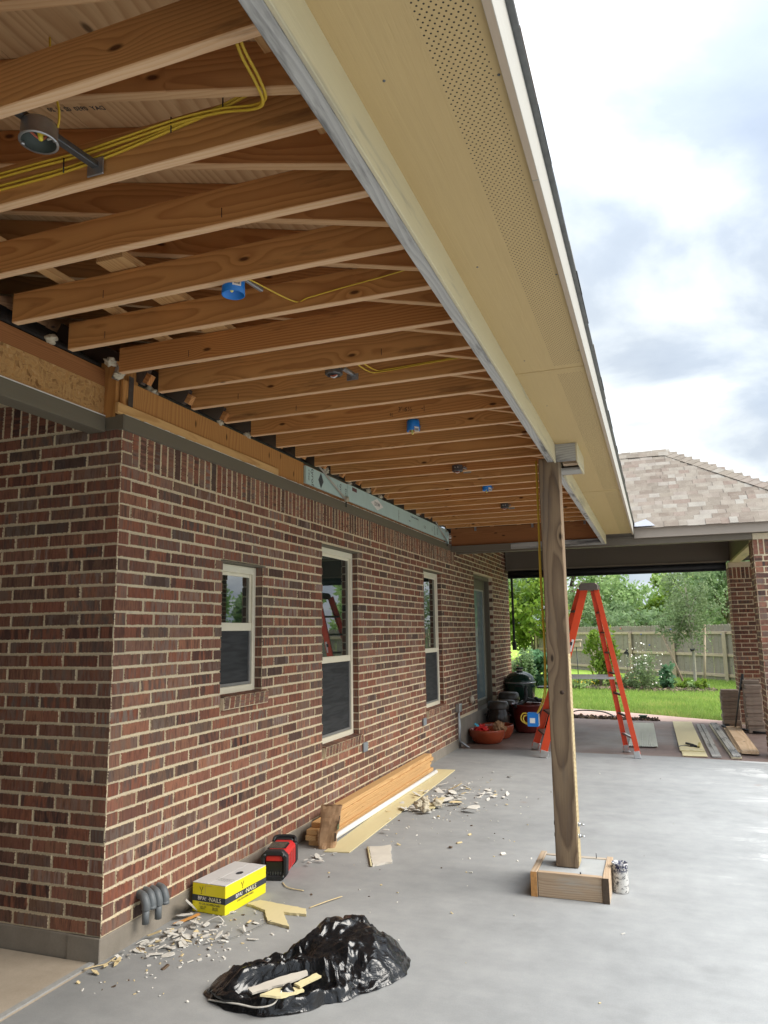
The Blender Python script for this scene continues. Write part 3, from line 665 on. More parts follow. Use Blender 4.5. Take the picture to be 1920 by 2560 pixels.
# beam over the porch opening toward the camera
bx = -2.822
board('porch_beam', (bx-.055, -4, 3.03), (bx-.055, 3.30, 3.03), .10, .10, LVL, house)
m = MB(); m.box(bx-.10, -4, 2.80, bx-.002, 3.262, 2.979); m.build('strand_board_panel', OSB, house)
m = MB(); m.box(bx-.10, -4, 2.717, bx+.012, 3.240, 2.805); m.build('frieze_board', TAUPE, house, bevel=.002)
m = MB(); m.box(bx-.005, -4, 2.8055, bx+.011, 3.240, 2.811); m.build('caulk_bead', plain('white_caulk_edge', (.72, .71, .67), .7), house)
m = MB(); m.box(-6.4, -4, 3.0, -2.93, YC, 3.03); m.build('porch_ceiling', plain('porch_ceiling_paint', (.30, .27, .22), .8), house)
m = MB(); m.box(-6.4, -4, -.2, -6.3, YC, 3.0); m.build('unseen_side_wall', FOUND, house)
m = MB(); m.box(-6.4, -4.3, -.2, -.3, -4.02, 3.6); m.build('unseen_side_wall', FOUND, house)  # unseen wall added behind the camera to darken the joist faces
# old roof under the new cover
m = MB(); m.add([(-2.84, -4, 3.09), (-2.84, 14, 3.09), (-6.2, 14, 5.1), (-6.2, -4, 5.1)], [(0, 1, 2, 3)])
for k in range(14):
    x = -2.86-k*.12; z = 3.09+(-2.84-x)*.6; m.box(x-.115, -4, z, x, 10.4, z+.012)
m.build('old_roof', DSHING, house)
for k in range(19):
    y = 3.42+k*.406
    a_, b_ = (-2.69, y, 3.075), (-3.35, y, 3.46); board('rafter_tail', a_, b_, .038, .10, plain('old_rafter_wood', (.085, .06, .045), .85) if k == 0 else bpy.data.materials['old_rafter_wood'], house)
    board('tail_block', (-2.655, y, 3.05), (-2.688, y, 3.07), .04, .06, RAFT, house)
# wall fittings
for i, (y, z) in enumerate(((3.525, .213), (3.575, .213), (3.632, .203), (3.69, .200))):
    m = MB(); x = XW+.065; P = [(XW-.02, y+.03, z+.018), (XW+.02, y+.02, z+.018), (XW+.052, y+.004, z+.012), (x+.004, y, z-.02), (x+.004, y, z-.045)]
    m.tube(spline(P, 5), .0225, 12)
    if i in (0, 2): m.tube([(x+.004, y, z-.04), (x+.004, y, z-.115)], .0185, 12)
    else: m.tube([(x+.004, y, z-.04), (x+.004, y, z-.055)], .024, 12)
    m.build('conduit_elbow', PVCG, house)
m = MB(); m.box(XW+.002, 6.80, .475, XW+.022, 6.905, .562); m.build('junction_box', plain('box_grey', (.22, .245, .27), .5), house, bevel=.006)
m = MB(); m.box(XW+.002, 8.73, .49, XW+.026, 8.84, .575); m.build('junction_box', bpy.data.materials['box_grey'], house, bevel=.006)
m = MB(); m.box(XW+.002, 10.28, .49, XW+.07, 10.40, .60); m.build('junction_box', STEEL, house, bevel=.008)
m = MB(); m.tube(spline([(XW+.035, 10.33, .49), (XW+.035, 10.32, .3), (XW+.035, 10.33, .12), (XW+.06, 10.40, .06), (XW+.13, 10.50, -.01)], 6), .016, 8); m.tube([(XW+.02, 10.43, .42), (XW+.02, 10.44, .0)], .012, 6); m.build('conduit', STEEL, house)
lump((XW+.03, 11.14, .59), .055, 'outlet_cover', plain('outlet_cream', (.52, .47, .38), .5), house, (.7, .9, 1.1), .05, 5)
# ------------------------------------------------------------------ patio cover
ZJ = 3.02; JY = [1.36+.3605*k for k in range(-14, 25)]
cover = thing('patio_cover', 'open framed lean-to patio roof with bare pine joists and cream perforated soffit', 'patio roof', (-.6, 5.0, 2.7))
YA, YB = -3.98, 10.42
for i, y in enumerate(JY):
    yy = y+.019+random.uniform(-.008, .008); zz = ZJ+.07+random.uniform(-.003, .003)
    xe = -2.70 if y > 2.4 else -2.72
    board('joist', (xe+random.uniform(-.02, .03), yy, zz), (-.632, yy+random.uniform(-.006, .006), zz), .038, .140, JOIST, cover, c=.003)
def rz(x): return 3.02+.245*(-x-.70)
for i, y in enumerate(JY):
    yy = y-.10; 
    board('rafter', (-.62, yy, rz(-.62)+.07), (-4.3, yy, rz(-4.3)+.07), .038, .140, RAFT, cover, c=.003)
# deck panels, 1.22 m wide courses
xs = [-.62, -1.84, -3.06, -4.28]
for k in range(3):
    ys = YA+(.0 if k % 2 == 0 else 1.2)
    y = ys-2.4
    while y < YB:
        y0, y1 = max(y, YA), min(y+2.436, YB)
        if y1 > y0+.05:
            x0, x1 = xs[k], xs[k+1]; cx, cz = (x0+x1)/2, (rz(x0)+rz(x1))/2+.149
            board('deck_panel', (cx, y0+.002, cz), (cx, y1-.002, cz), abs(x1-x0)/math.cos(math.atan(.245))-.003, .012, PLYD, cover, up=(.245, 0, 1), c=0)
        y += 2.44
_d = CR @ np.array([190-960., -(272-1280.), -FPX]); _c = np.array([0, 0, CAMH]); _t = (3.02-.245*.70+.1425-_c[2])/(_d[2]+.245*_d[0]); _p = _c+_d*_t
st = [o for o in cover.children if o.name.startswith('deck_panel')]
host = min(st, key=lambda o: (o.matrix_basis.translation+cover.location-Vector(_p)).length)
text('DAY  0950  02 21 20', .030, INK, frame(Vector(_p)-Vector((0, 0, .001)), (-1, 0, .245), (0, 1, 0)) @ Matrix.Rotation(math.pi, 4, 'X') @ Matrix.Rotation(0, 4, 'Z'), host.parent, 'stamp')
# strongback, plates and header beam
sb = [o for o in range(3)]
for y0, y1, x in ((2.36, 5.2, -2.07), (5.2, 8.6, -2.05)): board('strongback', (x, y0, 3.02+.14+.022), (x+.02, y1, 3.02+.14+.022), .14, .038, PINE, cover, up=(0, 0, 1))
board('nailer', (-2.42, -1, 3.19), (-2.42, 8, 3.19), .05, .03, PINE, cover)
board('top_plate', (-.76, YA, 3.19), (-.76, 10.2, 3.19), .30, .038, PINE, cover)
m = MB(); m.box(-.631, YA, 2.745, -.60, 10.2, 3.17); m.build('rim_board', RAFT, cover)
# boxed beam trim: grey underside, cream outside face
bi, bo, zb, zs = -.628, -.572, 2.712, 2.832
m = MB(); m.box(bi, YA, zb, bo-.012, 4.985, zb+.03); m.box(bi, 5.145, zb, bo-.012, 10.19, zb+.03)
m.build('beam_underside', GREYY, cover, bevel=.002)
m = MB(); m.box(bo-.011, YA, zb-.004, bo, 5.0, zs+.03); m.box(bo-.011, 5.47, zb-.004, bo, 10.21, zs+.03); m.box(bo-.011, 5.0, zb+.02, bo-.001, 5.47, zs+.03)
m.build('beam_face', TRIMC, cover, bevel=.0015)
bx1 = -.428
m = MB(); m.box(bo, 4.985, zb, bx1-.012, 5.004, zs); m.build('column_cap_board', GREYW, cover, bevel=.002)
m = MB(); m.box(bo-.05, 5.30, zb, bx1-.012, 5.455, zb+.02); m.build('column_cap_board', GREYW, cover, bevel=.002)
m = MB(); m.box(bx1-.0115, 4.983, zb-.006, bx1, 5.462, zs); m.build('column_cap_board', TRIMC, cover, bevel=.002)
m = MB(); m.box(bo, 5.456, zb, bx1-.012, 5.470, zs); m.build('column_cap_board', FORMW, cover)
m = MB(); m.box(bo+.02, 5.22, zb+.03, bx1-.013, 5.29, zs-.01); m.build('column_cap_board', FORMW, cover)
# soffit panels with perforations, fascia, shingle edge
fx0, fx1, fz0, fz1 = -.242, -.223, 2.815, 2.962
def m_perf():
    g = G('perforated_soffit'); p = g.pos(); x, y, z = g.sep(p)
    gr = g.noise(g.comb(g.M('MULTIPLY', x, 85.), g.M('MULTIPLY', y, 2.6), 0.), 1., 4, .6, .8); big = g.noise(p, .9, 3, .5)
    c = g.mix(g.rng(gr, .35, .65, 0., .22), (.50, .365, .175), (.405, .292, .140)); c = g.mix(g.rng(big, .35, .65, 0., .15), c, (.41, .30, .15))
    PX, PY = .0150, .0220
    def dots(ox, oy):
        a = g.M('MULTIPLY', g.M('SUBTRACT', g.M('FRACT', g.M('ADD', g.M('DIVIDE', g.M('SUBTRACT', x, -.40), PX), ox)), .5), PX)
        b = g.M('MULTIPLY', g.M('SUBTRACT', g.M('FRACT', g.M('ADD', g.M('DIVIDE', y, PY), oy)), .5), PY)
        return g.M('SQRT', g.M('ADD', g.M('MULTIPLY', a, a), g.M('MULTIPLY', b, b)))
    d = g.M('MINIMUM', dots(0., 0.), dots(.5, .5))
    band = g.M('MULTIPLY', g.M('GREATER_THAN', x, -.383), g.M('LESS_THAN', x, -.264))
    ym = g.M('MODULO', g.M('ADD', y, 34.05-3.512), 3.405); band = g.M('MULTIPLY', band, g.M('MULTIPLY', g.M('GREATER_THAN', ym, .06), g.M('LESS_THAN', ym, 3.34)))
    hole = g.M('MULTIPLY', g.rng(d, .0021, .0027, 1., 0.), band)
    c = g.mix(hole, c, (.03, .022, .015)); g.bump(g.M('SUBTRACT', gr, g.M('MULTIPLY', hole, 3.)), .35, .004)
    return g.done(c, .62, 0., .35)
PERF = m_perf()
ys = [YA, .107, 3.512, 6.917, 10.20]
for a, b in zip(ys[:-1], ys[1:]):
    m = MB(); m.box(bo-.005, a+.0015, zs, fx0+.006, b-.0015, zs+.008); m.build('soffit_panel', PERF, cover)
for y in ys[1:-1]:
    m = MB(); m.box(bo, y-.018, zs-.0025, fx0, y+.018, zs+.0005); m.build('joint_strip', SOFF, cover)
for y in (.6, 1.6, 2.5, 3.45, 4.2, 6.0, 7.1):
    for x in (-.5, -.253):
        m = MB(); m.lathe([(0., -.0015), (.0035, -.0015), (.004, .001)], (x, y+random.uniform(-.2, .2), zs), 8); m.build('nail_head', DSTEEL, cover)
for a, b in ((YA, 1.9), (1.9, 6.3), (6.3, 10.21)):
    m = MB(); m.box(fx0, a+.001, fz0, fx1, b-.001, fz1, 0); m.box(fx0-.0005, a+.001, fz0-.001, fx1-.0005, b-.001, fz0+.0005, 1); m.build('fascia', [FASC, FASB], cover, bevel=.0012)
m = MB(); m.box(fx1-.35, YA, fz1+.002, fx1+.016, 10.4, fz1+.008); m.build('drip_edge', DSTEEL, cover)
y = YA; sl = -.245; i = 0
while y < 10.5:
    L = random.uniform(.17, .33); x1 = fx1+.017+random.uniform(-.001, .0035); zt = fz1+.013
    m = MB(); v = []
    for (x, z) in ((x1, zt-.006), (x1, zt), (x1-.5, zt+.1225), (x1-.5, zt+.1165)): v += [(x, y, z), (x, y+L-.004, z)]
    m.add(v, [(0, 1, 3, 2), (2, 3, 5, 4), (4, 5, 7, 6), (6, 7, 1, 0), (0, 2, 4, 6), (1, 7, 5, 3)]); m.build('shingle', DSHING if random.random() < .75 else SHING, cover); y += L
m = MB(); m.add([(-.66, YA, rz(-.66)+.158), (-.66, 10.4, rz(-.66)+.158), (-4.3, 10.4, rz(-4.3)+.19), (-4.3, YA, rz(-4.3)+.19), (fx1, YA, fz1+.009), (fx1, 10.4, fz1+.009)], [(0, 1, 2, 3), (4, 5, 1, 0)]); m.build('roof_surface', SHING, cover)
# far end: laminated header, trim and dark gap above
board('end_header', (-2.69, 10.26, 2.915), (-.63, 10.26, 2.915), .05, .25, LVL, cover)
m = MB(); m.box(-2.69, 10.2, 2.705, -1.84, 10.24, 2.787); m.build('end_trim', TAUPX, cover, bevel=.002)
m = MB(); m.box(-1.838, 10.2, 2.707, bo-.002, 10.24, 2.787); m.build('end_trim', GREYW, cover, bevel=.002)
m = MB(); m.prism([(-2.8, 3.0), (-.66, 3.0), (-.66, rz(-.66)+.13), (-2.8, rz(-2.8)+.13)], -10.40, -10.36, Matrix(((1, 0, 0, 0), (0, 0, -1, 0), (0, 1, 0, 0), (0, 0, 0, 1)))); m.build('gap_shade_sheet', BLIND, cover)  # black sheet stands in for the shade in the gap
for x in (-2.35, -1.55, -.85): 
    m = MB(); m.box(x, 10.225, 2.99, x+.03, 10.232, 3.06); m.build('joist_hanger', STEEL, cover)
for x in (-2.1, -1.72, -1.32, -1.0): board('cripple', (x, 10.25, 3.04), (x, 10.25, 3.22), .06, .04, RAFT, cover, up=(0, 1, 0))
# pencil and marker notes on the joist faces
def on_joist(k, x, z, txt, size, rot=0): 
    y = JY[k+14]-.0105; M = Matrix.Translation((x, y, z)) @ Matrix.Rotation(R(90), 4, 'X') @ Matrix.Rotation(R(rot), 4, 'Z'); return text(txt, size, INKB, M, cover, 'handwriting', .0002)
on_joist(9, -1.50, 3.075, "3'-6½", .045, -6); on_joist(9, -1.375, 3.07, '⊣' if False else '-|', .045)
on_joist(9, -1.60, 3.05, 'E|', .03)
for k in range(1, 9):
    for q in range(1):
        x = -1.1-random.random()*1.4; m = MB(); m.tube([(x, JY[k+14]-.009, 3.04), (x, JY[k+14]-.009, 3.075)], .0016, 4); m.build('nail_mark', INKB, cover)
# ------------------------------------------------------------------ ceiling boxes and cables
def ubar(p, q, mat, par, w=.024):
    board('hanger_bar', p, q, w, .008, mat, par, c=.001); 
    d = Vector(q)-Vector(p); s_ = Vector((-d.y, d.x, 0)).normalized()*(w/2)
    for k in (-1, 1): board('hanger_bar_lip', Vector(p)+s_*k+Vector((0, 0, .006)), Vector(q)+s_*k+Vector((0, 0, .006)), .003, .014, mat, par, c=0)
# large round metal box
t = thing('ceiling_box', 'round galvanised ceiling box on a bar between the two nearest joists', 'electrical box', (-1.575, 1.5, 3.04), 'ceiling electrical boxes')
m = MB(); m.lathe([(0, .052), (.048, .052), (.050, .044), (.050, .002), (.054, -.002), (.054, -.005), (.047, -.005)], (-1.572, 1.485, 3.0), 28); m.build('box', STEEL, t)
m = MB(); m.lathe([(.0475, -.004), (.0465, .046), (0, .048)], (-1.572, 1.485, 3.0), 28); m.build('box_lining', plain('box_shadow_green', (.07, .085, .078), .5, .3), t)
ubar((-1.60, 1.395, 3.055), (-1.563, 1.705, 3.055), DSTEEL, t)
m = MB(); m.box(-1.595, 1.7, 3.025, -1.532, 1.706, 3.085); m.build('mounting_plate', STEEL, t, bevel=.002)
m = MB(); m.tube(spline([(-1.60, 1.49, 3.06), (-1.58, 1.46, 3.03), (-1.56, 1.49, 3.025), (-1.57, 1.51, 3.05)], 5), .006, 6); m.build('wire', YELC, t)
m = MB(); m.tube(spline([(-1.54, 1.47, 3.06), (-1.545, 1.51, 3.028), (-1.575, 1.52, 3.03)], 5), .004, 6); m.build('wire', plain('white_wire', (.75, .73, .68), .5), t)
m = MB(); m.tube(spline([(-1.56, 1.515, 3.06), (-1.59, 1.515, 3.03), (-1.60, 1.48, 3.035)], 5), .004, 6); m.build('wire', plain('red_wire', (.5, .12, .06), .5), t)
m = MB(); m.tube([(-1.575, 1.49, 3.035), (-1.572, 1.492, 3.008)], [.009, .006], 8); m.build('wire_nut', plain('yellow_wire_nut', (.8, .65, .05), .5), t)
for s_ in (-1, 1):
    m = MB(); m.lathe([(0, -.004), (.006, -.004), (.006, .004), (0, .004)], (-1.572+s_*.047, 1.485+s_*.012, 2.998), 8); m.build('screw', STEEL, t)
def blue_box(y, k, lab):
    t = thing('ceiling_box', lab, 'electrical box', (-1.565, y, 3.03), 'ceiling electrical boxes')
    dz = .0 if k == 0 else .036
    m = MB(); m.lathe([(0, .085), (.040, .085), (.046, .07), (.048, .0), (.0435, .0), (.041, .075), (0, .078)], (-1.56, y, 2.985+dz), 28); m.build('box', BLUEP, t)
    ubar((-1.515, y+.01, 3.05), (-1.50, y+.13, 3.05), STEEL, t, .014)
    m = MB(); m.tube(spline([(-1.565, y, 3.05), (-1.57, y, 3.02), (-1.562, y-.008, 3.0)], 4), .007, 8); m.build('wire_nut', plain('yellow_nut%d' % k, (.85, .78, .2), .5), t)
    M = frame((-1.56+.036, y-.033, 3.025), (.68, .73, 0), (0, 0, 1)); m = MB(); m.obox(M, .036, .036, .001); m.build('label_sticker', WHITEP, t)
    for b_ in range(7):
        M2 = frame((-1.56+.0365+(b_-3)*.0027, y-.0337+(b_-3)*.0029, 3.022), (.68, .73, 0), (0, 0, 1)); m = MB(); m.obox(M2, .0014+.0008*(b_ % 2), .018, .0012); m.build('bar_print', INK, t)
def metal_box(y, k, lab, x=-1.585):
    t = thing('ceiling_box', lab, 'electrical box', (x, y, 3.03), 'ceiling electrical boxes')
    m = MB(); m.prism([(x+.05*math.cos(a*math.pi/4+.39), y+.05*math.sin(a*math.pi/4+.39)) for a in range(8)], 3.0, 3.055); m.build('box', DSTEEL, t, bevel=.003)
    m = MB(); m.lathe([(0, -.001), (.036, -.001), (.036, .002)], (x, y, 3.0), 16); m.build('box_opening', RUBBER, t)
    m = MB(); m.tube(spline([(x-.02, y, 3.0), (x, y-.01, 2.992), (x+.02, y, 3.0)], 4), .004, 6); m.build('wire', bpy.data.materials['red_wire'], t)
    m = MB(); m.tube(spline([(x-.025, y+.01, 3.0), (x-.005, y+.01, 2.99), (x+.015, y+.012, 3.0)], 4), .004, 6); m.build('wire', bpy.data.materials['white_wire'], t)
    ubar((x+.045, y+.02, 3.035), (x+.06, y+.135, 3.035), STEEL, t, .02)
    m = MB(); m.box(x+.02, y+.135, 3.008, x+.09, y+.139, 3.045); m.build('mounting_plate', STEEL, t)
    for d in (-.012, .014):
        m = MB(); M3 = frame((x+d, y-.0475, 3.03), (1, 0, 0), (0, 0, 1)); m.lathe([(0, 0), (.006, 0), (.006, -.001)], (0, 0, 0), 8); m.v = [tuple(M3 @ Vector(q)) for q in m.v]; m.build('knockout', ALU, t)
blue_box(2.515, 0, 'blue round plastic ceiling box with barcode sticker, largest of the blue boxes')
metal_box(3.60, 0, 'octagonal steel ceiling box with red wires beyond the large blue box')
blue_box(4.955, 1, 'blue ceiling box beside the handwritten measurement on the joist')
metal_box(6.32, 1, 'octagonal steel ceiling box between the second and third blue boxes')
blue_box(7.44, 2, 'small blue ceiling box deepest among the joists')
metal_box(8.51, 2, 'steel ceiling box farthest from the camera near the post')
def cable(lab, paths, r=.0054, grp='yellow electrical cables', flat=.55):
    t = thing('electrical_cable', lab, 'cable', tuple(paths[0][0]), grp)
    for P in paths:
        m = MB(); m.tube(spline(P, 8), r, 8, flat=flat); m.build('cable_run', YELC, t)
    return t
j1 = JY[15]-.012
t = cable('bundle of yellow cables stapled along the second joist from the camera', [
    [(-2.3, j1, 3.075), (-1.85, j1, 3.07), (-1.68, j1, 3.072), (-1.50, j1-.003, 3.082), (-1.28, j1-.004, 3.11), (-1.10, j1-.005, 3.135), (-.98, j1-.01, 3.165), (-.905, j1-.03, 3.22)],
    [(-2.3, j1, 3.088), (-1.85, j1-.002, 3.084), (-1.68, j1, 3.085), (-1.48, j1-.004, 3.097), (-1.28, j1-.004, 3.118), (-1.10, j1-.008, 3.141), (-.98, j1-.014, 3.171), (-.90, j1-.035, 3.225)],
    [(-2.3, j1-.004, 3.115), (-1.85, j1-.01, 3.108), (-1.62, j1-.006, 3.108), (-1.45, j1-.010, 3.112), (-1.25, j1-.012, 3.120), (-1.10, j1-.016, 3.110), (-.985, j1-.035, 3.075), (-.925, j1-.085, 3.045), (-.905, j1-.16, 3.042), (-.898, j1-.25, 3.055), (-.895, j1-.305, 3.10)],
    [(-2.3, j1-.006, 3.127), (-1.85, j1-.012, 3.120), (-1.62, j1-.010, 3.118), (-1.45, j1-.014, 3.122), (-1.25, j1-.016, 3.130), (-1.10, j1-.020, 3.119), (-.98, j1-.040, 3.083), (-.915, j1-.090, 3.052), (-.893, j1-.165, 3.049), (-.886, j1-.255, 3.062), (-.883, j1-.305, 3.10)]])
for x, z in ((-1.685, 3.09), (-1.28, 3.125), (-.985, 3.165), (-1.10, 3.158)):
    m = MB(); m.tube([(x, j1-.012, z-.03), (x, j1-.014, z+.02)], .0022, 5); m.build('staple', RUBBER, t)
cable('short yellow cable dropping into the round galvanised ceiling box', [[(-1.53, 1.46, 3.30), (-1.525, 1.47, 3.18), (-1.515, 1.495, 3.09), (-1.525, 1.505, 3.045)]])
j = JY[18]-.014
cable('single yellow cable running from the large blue box along its joist', [[(-1.525, 2.50, 3.06), (-1.49, 2.55, 3.05), (-1.42, j, 3.052), (-1.35, j, 3.056), (-1.20, j, 3.072), (-1.0, j, 3.09), (-.86, j, 3.11), (-.80, j-.005, 3.15)], [(-1.70, 2.45, 3.06), (-1.65, 2.47, 3.055), (-1.60, 2.50, 3.065)]], .0045)
j = JY[21]-.014
cable('pair of yellow cables looping from the octagonal steel box to the beam', [[(-1.535, 3.58, 3.045), (-1.52, 3.57, 3.09), (-1.515, 3.53, 3.16)], [(-1.52, 3.57, 3.17), (-1.50, 3.62, 3.10), (-1.47, j-.03, 3.085), (-1.38, j, 3.085), (-1.2, j, 3.093), (-1.02, j, 3.10), (-.93, j, 3.105), (-.88, j, 3.13), (-.86, j, 3.16)], [(-1.51, 3.57, 3.17), (-1.48, 3.63, 3.11), (-1.44, j-.02, 3.095), (-1.36, j, 3.095), (-1.18, j, 3.101), (-1.0, j, 3.107), (-.92, j, 3.115), (-.87, j, 3.15)]], .0055)
for k, yj in enumerate((2.05, 2.42, 2.78, 3.14)):
    cable(['yellow cable corner showing beyond the third joist by the beam', 'yellow cable corner showing beyond the fourth joist by the beam', 'yellow cable corner showing beyond the fifth joist by the beam', 'yellow cable corner showing beyond the sixth joist by the beam'][k], [[(-.865, yj-.30, 3.21), (-.862, yj-.18, 3.175), (-.855, yj-.05, 3.165), (-.85, yj+.03, 3.175)], [(-.88, yj-.30, 3.21), (-.876, yj-.18, 3.18), (-.868, yj-.05, 3.172), (-.862, yj+.03, 3.18)]], .005)
# ------------------------------------------------------------------ post, footing, hanging box
post = thing('wooden_post', 'square weathered timber post standing in the formed concrete footing', 'post', (-.63, 5.07, .14))
px0, px1, py0, py1 = -.700, -.563, 5.0, 5.137
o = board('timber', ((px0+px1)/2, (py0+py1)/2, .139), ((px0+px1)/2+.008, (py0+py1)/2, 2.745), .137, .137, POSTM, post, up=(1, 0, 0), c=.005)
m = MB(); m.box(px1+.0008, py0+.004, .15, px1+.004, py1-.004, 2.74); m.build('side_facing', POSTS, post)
m = MB(); m.tube([(px0+.09, py0-.001, 1.20), (px0+.09, py0+.01, 1.20)], .014, 8); m.build('knot_hole', INKB, post)
for z in (.385, .315):
    m = MB(); m.tube([(px0-.008, 5.06, z), (px0-.001, 5.06, z)], .014, 10); m.build('bolt_head', DSTEEL, post)
    m = MB(); m.tube([(px1+.003, 5.06, z), (px1+.006, 5.06, z)], .017, 12); m.tube([(px1+.006, 5.06, z), (px1+.018, 5.06, z)], .011, 6); m.tube([(px1+.018, 5.06, z), (px1+.042, 5.06, z)], .005, 6); m.build('bolt', STEEL, post)
ft = thing('concrete_footing', 'low concrete footing still inside its pine formwork boards under the post', 'footing', (-.6, 5.06, 0))
fx, fX, fy, fY, fh = -.835, -.375, 4.852, 5.275, .142
m = MB(); m.box(fx+.04, fy+.04, 0, fX-.04, fY-.04, fh-.006); m.build('concrete', FOOTC, ft)
board('form_board', (fx+.042, fy+.019, fh/2+.001), (fX-.042, fy+.019, fh/2+.001), .036, fh, FORMW, ft); board('form_board', (fx+.042, fY-.019, fh/2+.001), (fX-.042, fY-.019, fh/2+.001), .036, fh-.006, FORMW, ft)
board('form_board', (fx+.019, fy-.004, fh/2), (fx+.019, fY+.03, fh/2), .038, fh+.003, FORMW, ft); board('form_board', (fX-.019, fy-.008, fh/2), (fX-.019, fY+.02, fh/2), .038, fh+.003, FORMW, ft)
m = MB(); m.box(fx-.0015, fy-.0045, .0, fx+.037, fy-.0035, fh); m.build('end_grain', plain('end_grain', (.50, .25, .085), .8, 0., .3, 60), ft)
m = MB(); m.box(fX-.037, fy-.0095, .0, fX-.001, fy-.0085, fh); m.build('end_grain', plain('dark_end_grain', (.075, .05, .032), .8, 0., .3, 60), ft)
m = MB(); m.tube([(-.54, fy+.03, fh), (-.54, fy+.03, fh+.012)], .005, 6); m.tube([(-.475, 5.24, fh), (-.475, 5.24, fh+.03)], .003, 6); m.build('nail', DSTEEL, ft)
def m_can():
    g = G('splattered_can'); p = g.pos(); z = g.sep(p)[2]; n = g.noise(p, 42, 5, .72); 
    c = g.mix(g.rng(n, .40, .48), (.10, .10, .10), (.66, .65, .62)); n2 = g.noise(p, 60, 4, .7); c = g.mix(g.M('MULTIPLY', g.rng(z, .105, .135), g.rng(n2, .45, .52)), c, (.018, .022, .07)); return g.done(c, .55, .1)
cn = thing('paint_can', 'small paint splattered tin beside the footing', 'can', (-.328, 5.09, 0))
m = MB(); m.lathe([(0, .002), (.046, .002), (.048, .006), (.047, .16), (.049, .165), (.047, .172), (.044, .166), (0, .164)], (-.325, 5.09, 0), 28); m.build('tin', m_can(), cn)
m = MB(); m.tube(spline([(-.373, 5.09, .15), (-.35, 5.05, .10), (-.31, 5.04, .09), (-.277, 5.09, .15)], 5), .0015, 5); m.build('handle', DSTEEL, cn)
hb = thing('hanging_outlet_box', 'blue plastic outlet box dangling on yellow cable left of the post', 'electrical box', (-.81, 5.07, 1.02))
m = MB(); m.box(-.848, 5.045, .975, -.776, 5.095, 1.063); m.build('box', BLUEP, hb, bevel=.004)
m = MB(); m.box(-.831, 5.0435, .998, -.797, 5.0448, 1.030); m.build('label_sticker', WHITEP, hb)
m = MB(); m.box(-.7755, 5.05, .98, -.774, 5.09, 1.055); m.build('label_sticker', WHITEP, hb)
cable('long yellow cable hanging down the left face of the post to the blue outlet box', [
    [(px0-.012, 5.07, 2.75), (px0-.014, 5.07, 2.3), (px0-.016, 5.065, 2.0), (px0-.013, 5.06, 1.7), (px0-.012, 5.06, 1.5), (px0-.016, 5.05, 1.25), (px0-.030, 5.045, 1.15), (px0-.062, 5.045, 1.085), (px0-.095, 5.055, 1.045)],
    [(px0-.020, 5.08, 2.75), (px0-.022, 5.08, 2.3), (px0-.026, 5.075, 2.0), (px0-.022, 5.07, 1.7), (px0-.020, 5.07, 1.5), (px0-.026, 5.06, 1.25), (px0-.042, 5.055, 1.15), (px0-.072, 5.055, 1.082), (px0-.100, 5.065, 1.042)]], .0065)
cable('small yellow cable coil poking out of the blue hanging outlet box', [[(-.848, 5.07, 1.055), (-.878, 5.07, 1.055), (-.893, 5.07, 1.03), (-.885, 5.07, 1.005), (-.85, 5.07, .985)], [(-.848, 5.065, 1.045), (-.87, 5.062, 1.04), (-.876, 5.06, 1.02), (-.865, 5.06, 1.0), (-.848, 5.06, .995)]], .005, flat=.8)
# ------------------------------------------------------------------ far covered porch
porch = thing('covered_porch', 'hip roofed back porch with taupe beams and blended shingles beyond the patio', 'porch', (0, 10.46, 2.7))
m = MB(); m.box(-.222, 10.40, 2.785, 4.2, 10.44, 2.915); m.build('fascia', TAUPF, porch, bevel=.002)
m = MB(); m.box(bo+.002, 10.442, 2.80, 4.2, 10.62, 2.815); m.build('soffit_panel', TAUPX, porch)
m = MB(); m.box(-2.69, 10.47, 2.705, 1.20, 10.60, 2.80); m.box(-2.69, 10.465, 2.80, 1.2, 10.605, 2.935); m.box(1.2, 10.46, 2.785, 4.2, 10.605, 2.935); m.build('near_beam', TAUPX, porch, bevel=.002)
m = MB(); m.box(-2.70, 14.32, 2.755, 1.62, 14.50, 3.12); m.box(-2.70, 14.30, 2.725, 1.21, 14.52, 2.755); m.build('far_beam', TAUPX, porch, bevel=.002)
m = MB(); m.box(-2.70, 14.29, 2.735, 1.21, 14.30, 2.752); m.build('beam_moulding', plain('moulding_paint', (.24, .20, .15), .6), porch)
m = MB(); m.box(1.25, 10.62, 2.74, 1.42, 14.3, 3.1); m.build('side_beam', TAUPE, porch); m = MB(); m.box(1.245, 10.95, 2.70, 1.40, 14.29, 2.738); m.build('beam_moulding', TRIMC, porch)
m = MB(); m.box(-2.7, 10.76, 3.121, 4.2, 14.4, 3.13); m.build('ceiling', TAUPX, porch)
# hip roof
pe, ph, pyk = 10.385, 2.915, 12.45; pxk, pzk = .325, 4.36; sl = (pzk-ph)/(pyk-pe); hipx = pxk+(pyk-pe)
m = MB(); m.add([(-2.9, pe, ph), (hipx, pe, ph), (pxk, pyk, pzk), (-2.9, pyk, pzk), (hipx, 14.9, ph), (-2.9, 14.9, ph)], [(0, 1, 2, 3), (1, 4, 2), (4, 5, 3, 2)]); m.build('roof_deck', SHING, porch)
SLN = math.hypot(1, sl); nrm = Vector((0, -sl, 1)).normalized(); upv = Vector((0, 1, sl)).normalized()
shm = []
for w_ in (.10, .14, .18, .22):
    bm = bmesh.new(); bmesh.ops.create_cube(bm, size=1.)
    for v in bm.verts: v.co = Vector((v.co.x*w_, v.co.y*.15, v.co.z*.009))
    me = bpy.data.meshes.new('shingle'); bm.to_mesh(me); bm.free(); me.materials.append(SHING); shm.append((w_, me))
rows = int(math.hypot(pyk-pe, pzk-ph)/.125); cand = []
